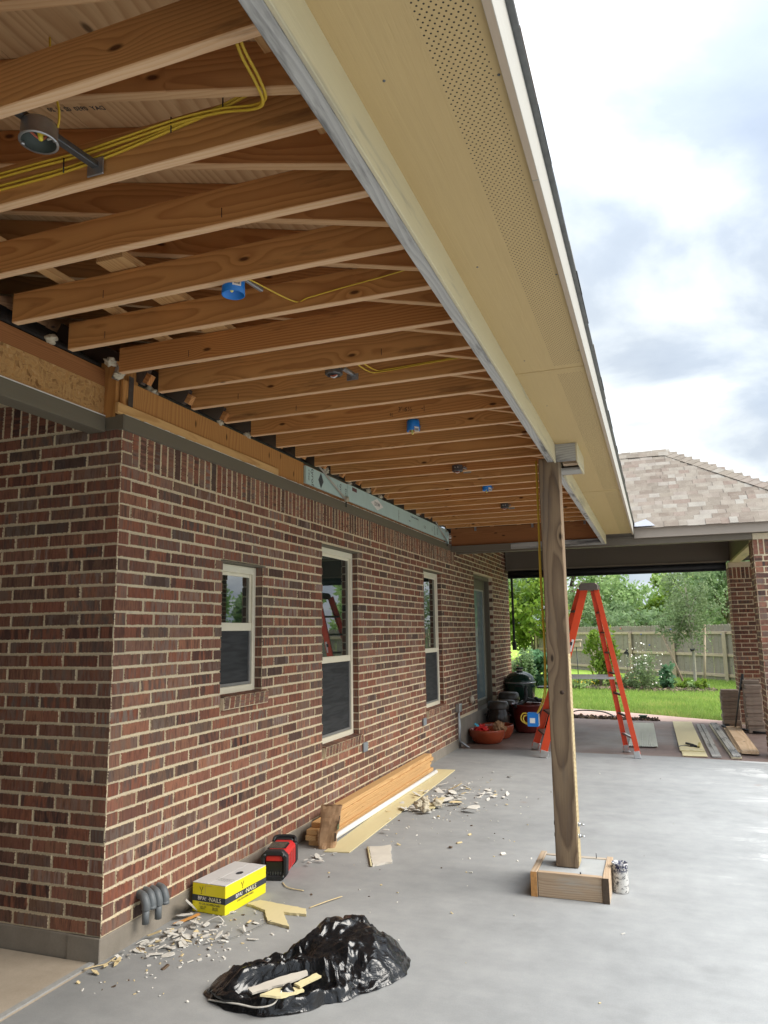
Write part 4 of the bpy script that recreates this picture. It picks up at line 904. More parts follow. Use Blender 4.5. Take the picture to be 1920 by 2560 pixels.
for r_ in range(rows+1):
    d = r_*.125; yb_ = pe-.02+d/SLN; xr = min(hipx-(yb_-pe), 4.0); x = -.40-.02*r_-random.random()*.15
    while x < xr-.03:
        w_, me = random.choice(shm); lift = random.choice((.0, .0, .006)); x2 = min(x+w_, xr); s_ = (x2-x)/w_
        c0 = Vector(((x+x2)/2, yb_, ph+(yb_-pe)*sl))+upv*.075+nrm*(.011+lift)
        Mx = frame(c0, (1, 0, 0), upv+nrm*.05) @ Matrix.Diagonal((s_, 1, 1, 1)); cand.append((c0.x < 1.45 and c0.x > -.34-.016*r_, me, Mx)); x = x2+.002
cand.sort(key=lambda c: not c[0])
for k, (v_, me, Mx) in enumerate(cand[:300]): place('shingle', me, Mx, porch)
if len(cand) > 300:
    m = MB()
    for v_, me, Mx in cand[300:]: m.obox(Mx, .16, .15, .009)
    stuff(m.build('shingles', SHING, porch))
hd = Vector((pxk-hipx, pyk-pe, pzk-ph)); hl = hd.length; hd.normalize(); n = int(hl/.13)
for k in range(n):
    c0 = Vector((hipx, pe, ph))+hd*(k+.5)*.13
    for nn, want in ((nrm, Vector((-1, 0, 0))), (Vector((sl, 0, 1)).normalized(), Vector((0, 1, 0)))):
        side = hd.cross(nn).normalized()
        if side.dot(want) < 0: side = -side
        place('hip_shingle', shm[1][1], frame(c0+side*.07+nn*.026, hd-nn*.03, side), porch)
k = 0; x = pxk
while x > -2.5:
    Mx = frame(Vector((x-.08, pyk-.07, pzk-.07*sl))+nrm*(.028+.003*(k % 2)), (1, 0, 0), upv); k += 1 ; place('hip_shingle', shm[2][1], Mx, porch); x -= .15
m = MB(); m.prism([(-.215, 10.36), (.05, 10.36), (.0, 10.44), (-.06, 10.52), (-.215, 10.44)], 0, .004, Matrix(((1, 0, 0, 0), (0, 1, 0, 0), (0, sl, 1, ph-pe*sl+.036), (0, 0, 0, 1)))); m.build('flashing', LEAD, porch)
m = MB(); m.box(-.218, 10.40, 2.95, -.19, 11.2, 2.965); m.build('flashing', LEAD, porch)
# roll up shade
sh = thing('roll_up_shade', 'black roll-up sun shade rolled tight under the far porch beam', 'shade', (-.7, 14.35, 2.66))
m = MB(); m.tube([(-2.66, 14.36, 2.655), (1.19, 14.36, 2.655)], .066, 14); m.build('roll', RUBBER, sh)
m = MB(); m.box(-2.66, 14.30, 2.575, 1.19, 14.33, 2.60); m.build('bottom_rail', RUBBER, sh, bevel=.004)
m = MB(); m.box(-2.66, 14.34, 2.69, 1.19, 14.42, 2.726); m.build('headrail', plain('headrail_black', (.01, .01, .011), .5), sh)
m = MB(); m.box(-2.645, 14.5, 1.36, -2.605, 14.52, 2.6); m.build('side_strap', RUBBER, sh); m = MB(); m.box(-2.66, 14.49, 1.22, -2.59, 14.53, 1.37); m.build('anchor_bracket', RUBBER, sh, bevel=.004)
# pillars
def pillar(lab, x0, y0, x1, y1, ztop, sold=True):
    t = thing('brick_pillar', lab, 'pillar', (x0, y0, 0), 'brick pillars of the back porch')
    m = MB(); m.box(x0+.005, y0+.005, -.1, x1-.005, y1-.005, ztop); b_ = m.build('core', MORTAR, t)
    n = int((ztop-.02)/CRS)-(3 if sold else 0)
    for k in range(n):
        zc = .01+k*CRS+BH/2
        def lay2(L, st):
            out = []; s = 0.
            first = True
            while s < L-.03:
                l_ = BL if not (first and st) else .098
                if L-s-l_ < .06: l_ = L-s
                out.append((s, min(s+l_, L))); s += l_+JT; first = False
            return out
        for p, q in lay2(x1-x0, k % 2): place('brick', BME[random.randrange(8)], brick_M(0, x0+p, x0+q, zc, y0, 'L'), t)
        for p, q in lay2(y1-y0, (k+1) % 2):      # face -X
            Mx = Matrix.Translation((x0-random.uniform(-.001, .002), y1-(p+q)/2, zc)) @ Matrix.Rotation(R(-90), 4, 'Z') @ Matrix.Diagonal(((q-p)/BL, 1, 1, 1)); place('brick', BME[random.randrange(8)], Mx, t)
    if sold:
        z = .01+n*CRS+.1
        s = x0
        while s < x1-.03: place('soldier_brick', BME[random.randrange(8)], brick_M(0, s, s+.0545, z, y0, 'L', True, .195), t); s += .0657
        s = y0+.09
        while s < y1-.03:
            Mx = Matrix.Translation((x0, s+.027, z)) @ Matrix.Rotation(R(-90), 4, 'Z') @ Matrix.Rotation(R(90), 4, 'Y') @ Matrix.Diagonal((.195/BL, 1, .0545/BH, 1)); place('soldier_brick', BME[random.randrange(8)], Mx, t); s += .0657
    return t
pillar('brick porch pillar nearest the camera at the right edge of the photo', 1.205, 10.50, 1.655, 10.95, 2.78)
pillar('farther brick porch pillar behind the stacked pavers', 1.215, 14.25, 1.665, 14.70, 2.72)
# ------------------------------------------------------------------ step ladder
lad = thing('step_ladder', 'tall orange fibreglass step ladder standing open at the far edge of the patio', 'ladder', (-.95, 10.2, 0))
TL, TR = Vector((-.925, 10.10, 2.13)), Vector((-.925, 10.42, 2.13))   # front rails: left of picture
FL, BLk = Vector((-1.455, 9.90, 0)), Vector((-1.68, 10.55, 0))
TR1, TR2 = Vector((-.735, 10.13, 2.13)), Vector((-.80, 10.40, 2.13)); FR, BR = Vector((-.345, 10.12, 0)), Vector((-.50, 10.62, 0))
FL = Vector((-1.475, 9.87, 0)); TLc = Vector((-.875, 10.10, 2.13)); TLb = Vector((-.955, 10.42, 2.13))
def crail(a, b, w, d, name, inward):
    """channel shaped rail: web plus two flanges"""
    a, b = Vector(a), Vector(b); ax = (b-a).normalized(); inn = Vector(inward); inn = (inn-ax*inn.dot(ax)).normalized(); oth = ax.cross(inn)
    m = MB(); L = (b-a).length; M = Matrix(((ax.x, oth.x, inn.x, 0), (ax.y, oth.y, inn.y, 0), (ax.z, oth.z, inn.z, 0), (0, 0, 0, 1))); M.translation = (a+b)/2
    m.prism([(-w/2, 0), (w/2, 0), (w/2, d), (w/2-.004, d), (w/2-.004, .005), (-w/2+.004, .005), (-w/2+.004, d), (-w/2, d)], -L/2, L/2, M @ Matrix(((0, 0, 1, 0), (1, 0, 0, 0), (0, 1, 0, 0), (0, 0, 0, 1))))
    return m.build(name, LORA, lad)
crail(FL+Vector((0, 0, .05)), TLc, .088, .03, 'rail', (0, 1, 0)); crail(BLk+Vector((0, 0, .03)), TLb, .088, .03, 'rail', (0, -1, 0))
crail(FR+Vector((0, 0, .05)), TR1, .062, .026, 'rear_rail', (0, 1, 0)); crail(BR+Vector((0, 0, .03)), TR2, .062, .026, 'rear_rail', (0, -1, 0))
for a, b in ((FL, TLc), (BLk, TLb), (FR, TR1), (BR, TR2)):
    ax = (b-a).normalized(); m = MB(); M = frame(a+ax*.045, ax, (0, 1, 0)); m.obox(M, .09, .045, .10 if a in (FL, BLk) else .072); m.box(a.x-.055, a.y-.025, 0, a.x+.045, a.y+.03, .012, 1); m.build('foot', [ALU, RUBBER], lad, bevel=.004)
for k in range(7):
    t = (k+1)*.262/2.13; a, b = FL.lerp(TLc, t), BLk.lerp(TLb, t)
    board('step', a+Vector((0, .012, 0)), b+Vector((0, -.012, 0)), .085, .028, LDRK, lad)
    a, b = FR.lerp(TR1, t-.01), BR.lerp(TR2, t-.01)
    board('rear_rung', a+Vector((0, .01, 0)), b+Vector((0, -.01, 0)), .03, .024, LDRK if k else ALU, lad)
m = MB(); m.prism([(-.945, 2.10), (-.70, 2.10), (-.705, 2.17), (-.735, 2.195), (-.905, 2.195), (-.94, 2.165)], 10.05, 10.46, Matrix(((1, 0, 0, 0), (0, 0, 1, 0), (0, 1, 0, 0), (0, 0, 0, 1)))); m.build('top_cap', LDRK, lad, bevel=.008)
for yy in (10.0, 10.52): 
    board('spreader', (-1.17 if yy < 10.2 else -1.27, yy, .985), (-.56 if yy < 10.2 else -.62, yy, .985), .006, .030, ALU, lad)
ax = (TLc-FL).normalized(); M = frame(FL.lerp(TLc, .655)+Vector((0, -.0012, 0)), ax, (-1, 0, 0)); m = MB(); m.obox(M, .16, .055, .001); m.build('label_sticker', WHITEP, lad)
M = frame(FL.lerp(TLc, .665)+Vector((0, -.0022, 0)), ax, (-1, 0, 0)); m = MB(); m.obox(M, .045, .03, .001); m.build('label_print', INK, lad)
# ------------------------------------------------------------------ pots and grill by the wall
def jar(lab, x, y, h, r):
    t = thing('clay_jar', lab, 'jar', (x, y, 0), 'dark lidded clay jars by the wall')
    hb = h*.80; m = MB(); m.lathe([(0, 0), (r*.68, 0), (r*.80, hb*.12), (r*.96, hb*.42), (r, hb*.62), (r*.93, hb*.84), (r*.80, hb*.97), (r*.80, hb*1.02)], (x, y, 0), 36); m.build('body', JARG, t)
    m = MB(); m.lathe([(r*.93, hb*.97), (r*.95, hb*.99), (r*.83, h*.97), (r*.74, h), (0, h)], (x, y, 0), 36); m.build('lid', plain('lid_glaze%d' % int(x*-100), (.055, .045, .038), .38, 0., .3, 12), t)
    for s_ in (-1, 1):
        m = MB(); m.tube(spline([(x+s_*r*.93, y-.05, hb*.74), (x+s_*r*1.1, y-.02, hb*.72), (x+s_*r*1.1, y+.02, hb*.72), (x+s_*r*.93, y+.05, hb*.74)], 4), .012, 6); m.build('handle', JARG, t)
jar('dark brown lidded clay jar nearest the camera behind the shallow bowls', -2.47, 12.0, .49, .187)
jar('low dark lidded jar half hidden behind the front clay jar', -2.435, 12.55, .46, .165)
jar('wide black lidded jar in front of the green kamado grill', -2.50, 13.08, .545, .20)
t = thing('planter_pot', 'large oxblood red glazed planter pot beside the clay jars', 'pot', (-2.06, 12.3, 0))
m = MB(); m.lathe([(0, 0), (.185, 0), (.205, .03), (.235, .25), (.245, .39), (.268, .405), (.272, .425), (.262, .438), (.236, .43), (.225, .36), (0, .34)], (-2.06, 12.3, 0), 40); m.build('body', OXB, t)
t = thing('planter_pot', 'dark glazed pot with pale rim behind the red planter', 'pot', (-1.93, 12.95, 0))
m = MB(); m.lathe([(0, 0), (.17, 0), (.21, .3), (.235, .415), (.225, .44), (.20, .43), (.19, .36), (0, .34)], (-1.97, 12.95, 0), 36); m.build('body', JARG, t)
m = MB(); m.lathe([(.235, .416), (.237, .43), (.22, .445), (.20, .432)], (-1.97, 12.95, 0), 36); m.build('rim', plain('pale_rim', (.42, .38, .33), .4), t)
def bowl(lab, x, y, r, h):
    t = thing('terracotta_bowl', lab, 'bowl', (x, y, 0), 'shallow terracotta bowls by the wall')
    m = MB(); m.lathe([(0, 0), (r*.68, 0), (r*.76, .012), (r*.96, h*.5), (r*.99, h*.82), (r*1.0, h*.93), (r*.985, h), (r*.93, h*.99), (r*.90, h*.85), (r*.86, h*.4), (0, h*.3)], (x, y, 0), 40); m.build('body', TERRA, t); return t
bowl('wide shallow terracotta bowl holding a red bag and kraft paper, in front', -2.435, 11.0, .262, .19); bowl('shallow terracotta bowl tucked behind the front terracotta bowl', -2.39, 11.5, .25, .20)
def crumple(name, lab, cat, c, sx, sy, sz, mat, seed, n=10):
    bm = bmesh.new(); bmesh.ops.create_icosphere(bm, subdivisions=3, radius=1.); me = bpy.data.meshes.new(name)
    for v in bm.verts:
        q = v.co*1.6+Vector((seed*5.3, seed, -seed)); k = 1+.5*mnoise.cell(q*1.3)*.6+.45*mnoise.noise(q*2.)
        v.co = Vector((v.co.x*sx*k, v.co.y*sy*k, max(-.4, v.co.z*k)*sz))
    bm.to_mesh(me); bm.free(); me.materials.append(mat); return tag(place(name, me, Matrix.Translation(c)), lab, cat)
crumple('paper_scrap', 'crumpled kraft paper sticking up out of the front terracotta bowl', 'paper', (-2.25, 11.0, .20), .09, .05, .09, KRAFT, 3); crumple('plastic_bag', 'small red plastic bag lying in the front terracotta bowl', 'bag', (-2.50, 10.95, .18), .10, .09, .06, REDP, 9)
t = thing('paper_scrap', 'bright blue and white slip tucked beside the red bag in the bowl', 'paper', (-2.58, 10.95, .2)); m = MB(); m.obox(frame((-2.55, 10.93, .235), (.8, .1, -.5), (.3, .8, .3)), .12, .045, .002); m.build('slip', plain('cyan_paper', (.07, .42, .60), .6), t)
eg = thing('kamado_grill', 'dark green ceramic egg shaped grill at the far end of the wall', 'grill', (-2.47, 13.9, 0))
ex, ey, er = -2.44, 13.9, .278
m = MB(); m.lathe([(0, .20), (.12, .21), (.20, .27), (.255, .38), (er-.008, .52), (er, .60), (er, .655)], (ex, ey, 0), 44); m.build('base', EGGG, eg)
m = MB(); m.lathe([(er, .668), (er-.004, .70), (.245, .76), (.19, .81), (.12, .842), (.06, .852), (0, .855)], (ex, ey, 0), 44); m.build('lid', EGGG, eg)
m = MB(); m.lathe([(er+.004, .650), (er+.010, .656), (er+.010, .666), (er+.004, .672)], (ex, ey, 0), 44); m.build('band', STEEL, eg)
m = MB(); m.lathe([(.052, .85), (.052, .895)], (ex, ey, 0), 20); m.build('chimney', plain('chimney_clay', (.42, .38, .30), .7), eg); m = MB(); m.lathe([(0, .925), (.066, .92), (.07, .905), (.066, .893), (.05, .89)], (ex, ey, 0), 24); m.build('chimney_cap', RUBBER, eg); m = MB(); m.lathe([(.06, .85), (.063, .86), (.055, .866)], (ex, ey, 0), 20); m.build('chimney_ring', RUBBER, eg)
for k in range(4):
    a = k*math.pi/2+.6; m = MB(); m.tube([(ex+.28*math.cos(a), ey+.28*math.sin(a), 0), (ex+.27*math.cos(a), ey+.27*math.sin(a), .30), (ex+.225*math.cos(a), ey+.225*math.sin(a), .33)], .014, 6); m.build('stand_leg', RUBBER, eg)
m = MB(); m.box(ex-.03, ey-er-.045, .60, ex+.10, ey-er-.02, .625); m.build('handle', RUBBER, eg, bevel=.006)
sht = thing('side_table', 'small black folding side table attached beyond the kamado grill', 'table', (-1.85, 14.0, 0))
m = MB(); m.box(-2.12, 13.75, .565, -1.58, 14.1, .59); m.build('top', RUBBER, sht, bevel=.004)
for x in (-1.80,): 
    m = MB(); m.tube(spline([(x-.07, 13.9, .0), (x-.02, 13.9, .25), (x, 13.9, .40), (x, 13.9, .565)], 4), .022, 8); m.build('leg', RUBBER, sht); m = MB(); m.tube([(x+.08, 13.95, 0), (x+.02, 13.95, .565)], .018, 8); m.build('leg', RUBBER, sht)
t = thing('hand_pump', 'black plastic hand tool lying across the rim of the red planter', 'tool', (-2.10, 12.28, .44))
m = MB(); m.tube([(-2.185, 12.12, .425), (-2.09, 12.28, .475)], .030, 12); m.tube([(-2.215, 12.07, .409), (-2.185, 12.12, .425)], .034, 12); m.build('barrel', plain('tool_plastic', (.03, .03, .033), .3), t)
m = MB(); m.tube(spline([(-2.09, 12.28, .47), (-2.07, 12.30, .56), (-2.075, 12.31, .65), (-2.06, 12.32, .70)], 4), [.035]*4+[.03]*4+[.024]*5, 10); m.build('grip', RUBBER, t); m = MB(); m.obox(frame((-2.02, 12.30, .50), (1, .2, -.3), (0, 1, 0)), .16, .05, .05); m.build('head', RUBBER, t, bevel=.01)
crumple('garden_glove', 'black rumpled cloth draped on the pots behind the red planter', 'cloth', (-1.98, 12.75, .44), .13, .08, .05, RUBBER, 4)
# ------------------------------------------------------------------ boards laid out on the back patio
t = thing('corrugated_sheet', 'translucent white corrugated plastic sheet lying behind the ladder foot', 'plastic sheet', (-.31, 12.4, 0))
m = MB(); nx = 60; ycs = [13.78, 11.08]; vs = []
for k, y in enumerate(ycs):
    for i in range(nx+1):
        x0_ = (-.505, -.495)[k]; x1_ = (-.186, -.112)[k]; vs.append((x0_+(x1_-x0_)*i/nx, y, .012+.007*math.sin(i*2*math.pi*16/nx)))
m.add(vs, [(i, i+1, nx+2+i, nx+1+i) for i in range(nx)], 0, True); m.build('sheet', plain('corrugated_plastic', (.50, .48, .42), .3, 0., .08, 4), t)
def flat_board(name, lab, cat, a, b, w, h, z, mat, grp=None, roll=0.):
    o = board(name, (a[0], a[1], z+h/2), (b[0], b[1], z+h/2), w, h, mat, None, c=.0015, roll=roll); return tag(o, lab, cat, grp)
flat_board('cream_board', 'cream painted fibre board lying under another cream board on the back patio', 'board', (.275, 14.0), (.325, 10.45), .29, .012, 0, CREAMB, 'cream boards on the back patio')
flat_board('cream_board', 'upper cream painted fibre board with a pry tool lying on its near end', 'board', (.270, 14.0), (.305, 10.78), .30, .012, .0135, CREAMB, 'cream boards on the back patio')
pt = thing('pry_tool', 'black pry tool and loose wire lying on the upper cream board', 'tool', (.36, 11.2, .03))
m = MB(); m.tube(spline([(.25, 11.32, .04), (.31, 11.2, .045), (.37, 11.10, .04)], 5), [.014]*4+[.012]*4+[.010]*3, 8); m.tube([(.30, 11.15, .035), (.40, 11.02, .035)], .012, 6); m.build('handle', RUBBER, pt)
m = MB(); m.tube(spline([(.14, 11.0, .03), (.17, 11.12, .03), (.24, 11.16, .03), (.32, 11.08, .03)], 6), .006, 6); m.build('wire', DSTEEL, pt); m = MB(); m.obox(frame((.405, 11.12, .045), (.1, 1, .1), (0, 0, 1)), .20, .03, .03); m.build('tip', plain('worn_yellow', (.42, .34, .10), .6), pt, bevel=.004)
for k, (x0_, x1_, lab) in enumerate(((.505, .545, 'left of the two thin weathered trim boards in the first grey pair'), (.575, .600, 'right of the two thin weathered trim boards in the first grey pair'))):
    flat_board('trim_board', lab, 'trim board', (x0_, 13.75), (x1_, 10.43), .055, .02, 0, GREYW, 'weathered grey trim boards')
for k, (x0_, x1_, z, lab) in enumerate(((.735, .795, 0, 'bottom weathered trim board in the second grey stack'), (.725, .775, .0205, 'left board on top of the second grey trim stack'), (.775, .822, .021, 'right board on top of the second grey trim stack'))):
    flat_board('trim_board', lab, 'trim board', (x0_, 13.8), (x1_, 10.40), .12 if k == 0 else .047, .02, z, GREYW if k else TRIMC, 'weathered grey trim boards')
PALEPLY = wood('pale_plywood', (.66, .49, .325), (.50, .34, .20), .05, .5, .75, .2, rdist=2.)
for k, (dx, dy, z, lab) in enumerate(((-.03, .12, 0, 'lowest plywood strip in the stack near the right pillar'), (.0, -.05, .0135, 'middle plywood strip in the stack near the right pillar'), (.008, 0, .027, 'topmost pale plywood strip with saw marks near the right pillar'))):
    flat_board('plywood_strip', lab, 'plywood', (1.0+dx, 13.38+dy), (.985+dx, 10.78+dy), .20, .0125, z, PALEPLY, 'plywood strips by the pillar')
# pavers
pm = []
for w_ in (.20, .26, .235):
    bm = bmesh.new(); bmesh.ops.create_cube(bm, size=1.)
    for v in bm.verts: v.co = Vector((v.co.x*w_, v.co.y*.21, v.co.z*.058))
    bmesh.ops.bevel(bm, geom=bm.edges[:], offset=.006, segments=1, affect='EDGES'); me = bpy.data.meshes.new('paver'); bm.to_mesh(me); bm.free(); me.materials.append(PAVERM); pm.append((w_, me))
ORD = ['lowest', 'second lowest', 'third from the bottom', 'fourth from the bottom', 'fifth from the bottom', 'sixth from the bottom', 'seventh from the bottom', 'eighth from the bottom', 'ninth from the bottom', 'tenth from the bottom', 'eleventh from the bottom', 'twelfth from the bottom']
def stack(xc, yc, n, w_, lab, top, grp):
    me = dict(pm)[w_]
    for k in range(n):
        o = place('paver', me, Matrix.Translation((xc+random.uniform(-.012, .012), yc+random.uniform(-.02, .02), .03+k*.0595)) @ Matrix.Rotation(random.uniform(-.06, .06), 4, 'Z')); tag(o, top if k == n-1 else 'tan concrete paver, '+ORD[k]+' '+lab, 'paver', grp)
stack(1.025, 13.62, 10, .26, 'in the left stack by the pillars', 'topmost tan paver of the left stack by the pillars', 'pavers in the left stack')
stack(1.025, 13.85, 9, .26, 'in the row behind the left paver stack', 'topmost tan paver in the row behind the left stack', 'pavers behind the left stack')
stack(1.30, 13.0, 12, .235, 'in the right stack against the pillar', 'topmost tan paver of the right stack against the pillar', 'pavers in the right stack')
stack(1.30, 13.24, 13, .235, 'in the row behind the right paver stack', 'topmost tan paver in the row behind the right stack', 'pavers behind the right stack')
t = thing('digging_bar', 'black iron digging bar leaning against the paver stacks', 'bar', (1.12, 13.1, 0))
m = MB(); m.tube([(1.03, 13.30, .01), (1.185, 13.30, .80)], .013, 8); m.build('shaft', DSTEEL, t); m = MB(); m.tube(spline([(1.16, 13.29, .62), (1.185, 13.27, .70), (1.20, 13.29, .82), (1.205, 13.30, .86)], 4), [.02]*13, 8); m.build('grip', RUBBER, t)
t = thing('garden_hose', 'black hose and strap lying on the patio round the paver stacks', 'hose', (.95, 13.3, 0)); m = MB(); m.tube(spline([(.86, 13.5, .03), (.93, 13.35, .02), (1.05, 13.2, .02), (1.15, 13.08, .03), (1.3, 12.86, .02), (1.6, 12.8, .02)], 6), .018, 8); m.build('coil', RUBBER, t); m = MB(); m.obox(frame((.92, 13.5, .03), (1, .2, 0), (0, 1, 0)), .10, .06, .05); m.build('buckle', RUBBER, t, bevel=.01)
t = thing('garden_hose', 'dark looped hose lying on the dug soil strip beyond the patio', 'hose', (-1.6, 14.5, 0)); m = MB(); m.tube(spline([(-1.75, 14.75, .02), (-1.5, 14.7, .10), (-1.1, 14.6, .10), (-.9, 14.5, .05), (-.83, 14.38, .0)], 6), .013, 6); m.build('coil', plain('hose_grey', (.10, .11, .10), .5), t)
t = thing('valve_cover', 'small dark green valve cover sitting in the soil strip', 'cover', (-.35, 14.45, 0)); m = MB(); m.box(-.42, 14.45, -.02, -.31, 14.55, .05); m.box(-.44, 14.44, .05, -.29, 14.56, .062); m.build('lid', plain('valve_green', (.05, .09, .05), .6), t, bevel=.006)
# ------------------------------------------------------------------ foreground: carton, radio, lumber, bag, litter
nb = thing('nail_carton', 'bright yellow carton of roofing nails with white top by the wall', 'carton', (-2.56, 4.2, 0))
cu, cv = Vector((.232, .024, 0)).normalized(), Vector((-.024, .232, 0)).normalized(); c0 = Vector((-2.679, 3.970, 0)); cw, cl, ch = .234, .425, .160
cv = Vector((.03, .42, 0)).normalized(); cu = Vector((.42, -.03, 0)).normalized(); c0 = Vector((-2.447, 3.985, 0))-cu*cw
def cp(a, b, z): return c0+cu*a+cv*b+Vector((0, 0, z))
def quadbox(m, a0, b0, z0, a1, b1, z1, mi=0):
    v = [cp(a, b, z) for z in (z0, z1) for b in (b0, b1) for a in (a0, a1)]; m.add(v, [(0, 2, 3, 1), (4, 5, 7, 6), (0, 1, 5, 4), (2, 6, 7, 3), (0, 4, 6, 2), (1, 3, 7, 5)], mi)
m = MB(); quadbox(m, 0, 0, .001, cw, cl, ch-.001); m.build('carton_body', YBOX, nb, bevel=.003)
m = MB(); quadbox(m, .001, .001, ch-.0005, cw/2-.003, cl-.001, ch+.0025); quadbox(m, cw/2+.003, .002, ch-.0005, cw-.001, cl-.002, ch+.004); 
for i, (a0, a1) in enumerate(((.001, cw/2-.003), (cw/2+.003, cw-.001))):
    q = MB(); quadbox(q, a0, .001, ch-.0005, a1, cl-.001, ch+.003+.0015*i); q.build('flap', CARTW, nb, bevel=.001)
q = MB(); quadbox(q, cw/2-.026, -.0006, ch-.052, cw/2-.024, -.0001, ch-.008); quadbox(q, cw/2-.026, -.0008, ch-.01, cw/2+.02, -.0001, ch-.008); q.build('torn_tape', plain('kraft_tape', (.5, .36, .15), .6), nb)
q = MB(); quadbox(q, -.0008, -.0009, .062, cw+.0008, -.0001, .096); q.build('print_band', INK, nb)
q = MB(); quadbox(q, cw+.0001, -.0009, .060, cw+.0009, cl+.0005, .094); q.build('print_band', INK, nb)
def carton_text(t_, a, z, size, mat, side, sx=1.): 
    if side == 0: M = frame(cp(a, -.0014, z), cu, (0, 0, 1))
    else: M = frame(cp(cw+.0014, a, z), cv, (0, 0, 1))
    return text(t_, size, mat, M, nb, 'lettering', .0003, (sx, 1))
PALE = plain('pale_yellow_print', (.86, .84, .55), .5)
carton_text('BPA!', .071, .079, .029, WHITEP, 0, 1.05); carton_text('·NAILS', .160, .078, .033, PALE, 0, .95)
carton_text('EG COIL ROOFING NAILS', .125, .050, .0155, INK, 0, .85); carton_text('GALVANISED 15°  1-3/4\nSMOOTH SHANK 7200 PCS' if False else '1 1/4 X .120\n7200 CT', .075, .030, .010, INK, 0); carton_text('EG COIL\nSMOOTH', .165, .030, .010, INK, 0)
carton_text('BPA!', .135, .077, .029, WHITEP, 1, 1.2); carton_text('·NAILS', .255, .077, .033, PALE, 1, 1.25); carton_text('COIL ROOFING NAILS', .20, .048, .015, INK, 1, 1.15)
def eagle(a, z, side, s_):
    P = [[(0, -.6), (.12, -.2), (.1, .15), (-.1, .15), (-.12, -.2)], [(-.08, .1), (-.3, .2), (-.55, .6), (-.6, 1.0), (-.4, .75), (-.2, .4)], [(.08, .1), (.3, .25), (.5, .7), (.5, 1.1), (.3, .8), (.15, .4)], [(-.16, -.6), (.16, -.6), (.22, -.9), (.0, -.75), (-.2, -.9)]]
    M = frame(cp(a, -.0014, z), cu, (0, 0, 1)) if side == 0 else frame(cp(cw+.0014, a, z), cv, (0, 0, 1))
    m = MB()
    for p in P: m.prism([(x*s_*(1 if side == 0 else 1.1), y*s_) for x, y in p], 0, .0005, M)
    m.build('bird_emblem', plain('bird_print', (.20, .17, .02), .6) if 'bird_print' not in bpy.data.materials else bpy.data.materials['bird_print'], nb)
eagle(.066, .122, 0, .022); eagle(.17, .122, 1, .022)
FAINT = plain('faint_print', (.22, .22, .22), .7)
for k in range(7):
    M = frame(cp(.165+.000*k, .07+k*.012, ch+.0052), cu, cv); 
    text('HANDLE WITH CARE STORE DRY' if k % 2 else 'COIL NAILS KEEP DRY', .008, FAINT, M, nb, 'lettering', .0001) if k < 4 else None
m = MB(); M = frame(cp(.17, .23, ch+.0052), cv, -cu); m.lathe([(0, 0), (.022, 0), (.022, .0004)], (0, 0, 0), 16); m.v = [tuple(M @ Vector((x*1.3, y*.9, z))) for x, y, z in m.v]; m.build('print_mark', INK, nb)
# radio
rd = thing('jobsite_radio', 'red and black rugged jobsite radio standing behind the yellow carton', 'radio', (-2.5, 4.78, 0))
ra, rb = Vector((.968, .25, 0)), Vector((-.25, .968, 0)); rw, rh, rl = .178, .186, .35; r0 = Vector((-2.478, 4.622, 0))
def rM(b): return frame(r0+rb*b+Vector((0, 0, rh/2)), ra, (0, 0, 1))     # z axis points to -b (front)
def octo(w, h, c): return [(-w/2+c, -h/2), (w/2-c, -h/2), (w/2, -h/2+c), (w/2, h/2-c), (w/2-c, h/2), (-w/2+c, h/2), (-w/2, h/2-c), (-w/2, -h/2+c)]
def ring(m, outer, inner, z0, z1, M, mi=0):
    n = len(outer); v = []
    for P, z in ((outer, z0), (outer, z1), (inner, z1), (inner, z0)): v += [M @ Vector((x, y, z)) for x, y in P]
    f = []
    for k in range(4):
        for i in range(n): f.append((k*n+i, k*n+(i+1) % n, ((k+1) % 4)*n+(i+1) % n, ((k+1) % 4)*n+i))
    m.add(v, f, mi)
m = MB(); ring(m, octo(rw, rh, .034), octo(rw*.70, rh*.66, .016), -.055, .0, rM(0)); m.build('front_guard', RUBBER, rd, bevel=.006)
m = MB(); ring(m, octo(rw, rh, .034), octo(rw*.80, rh*.74, .02), -.05, .0, rM(rl-.05)); m.build('rear_guard', RUBBER, rd, bevel=.006)
m = MB(); m.prism(octo(rw*.90, rh*.90, .026), -(rl-.04), -.03, rM(0)); m.build('body', REDP, rd, bevel=.006)
m = MB(); m.obox(rM(.022) @ Matrix.Translation((0, -.018, 0)), rw*.66, rh*.46, .012); m.build('battery_door', plain('smoked_plastic', (.02, .022, .025), .2), rd, bevel=.004)
m = MB(); m.obox(rM(.017) @ Matrix.Translation((0, .043, 0)), rw*.62, .034, .014); m.build('latch', REDP, rd, bevel=.004)
for k in range(6):
    m = MB(); m.obox(rM(.015) @ Matrix.Translation((-.042+k*.017, -.052, 0)), .006, .024, .004); m.build('vent_slot', DSTEEL, rd)
for sx in (-1, 1):
    for sy in (-1, 1):
        m = MB(); m.lathe([(0, .003), (.007, .002), (.008, 0)], (0, 0, 0), 10); M = rM(0) @ Matrix.Translation((sx*.062, sy*.066, 0)); m.v = [tuple(M @ Vector(q)) for q in m.v]; m.build('screw', DSTEEL, rd)
m = MB(); m.obox(frame(r0+rb*.165+Vector((-.01, 0, rh-.0095)), ra, rb), .115, .15, .010); m.build('display', plain('display_grey', (.055, .055, .05), .25), rd, bevel=.003)
for k in range(4):
    m = MB(); m.obox(frame(r0+rb*(.10+k*.03)+ra*.055+Vector((0, 0, rh-.004)), ra, rb), .012, .016, .006); m.build('button', RUBBER, rd)
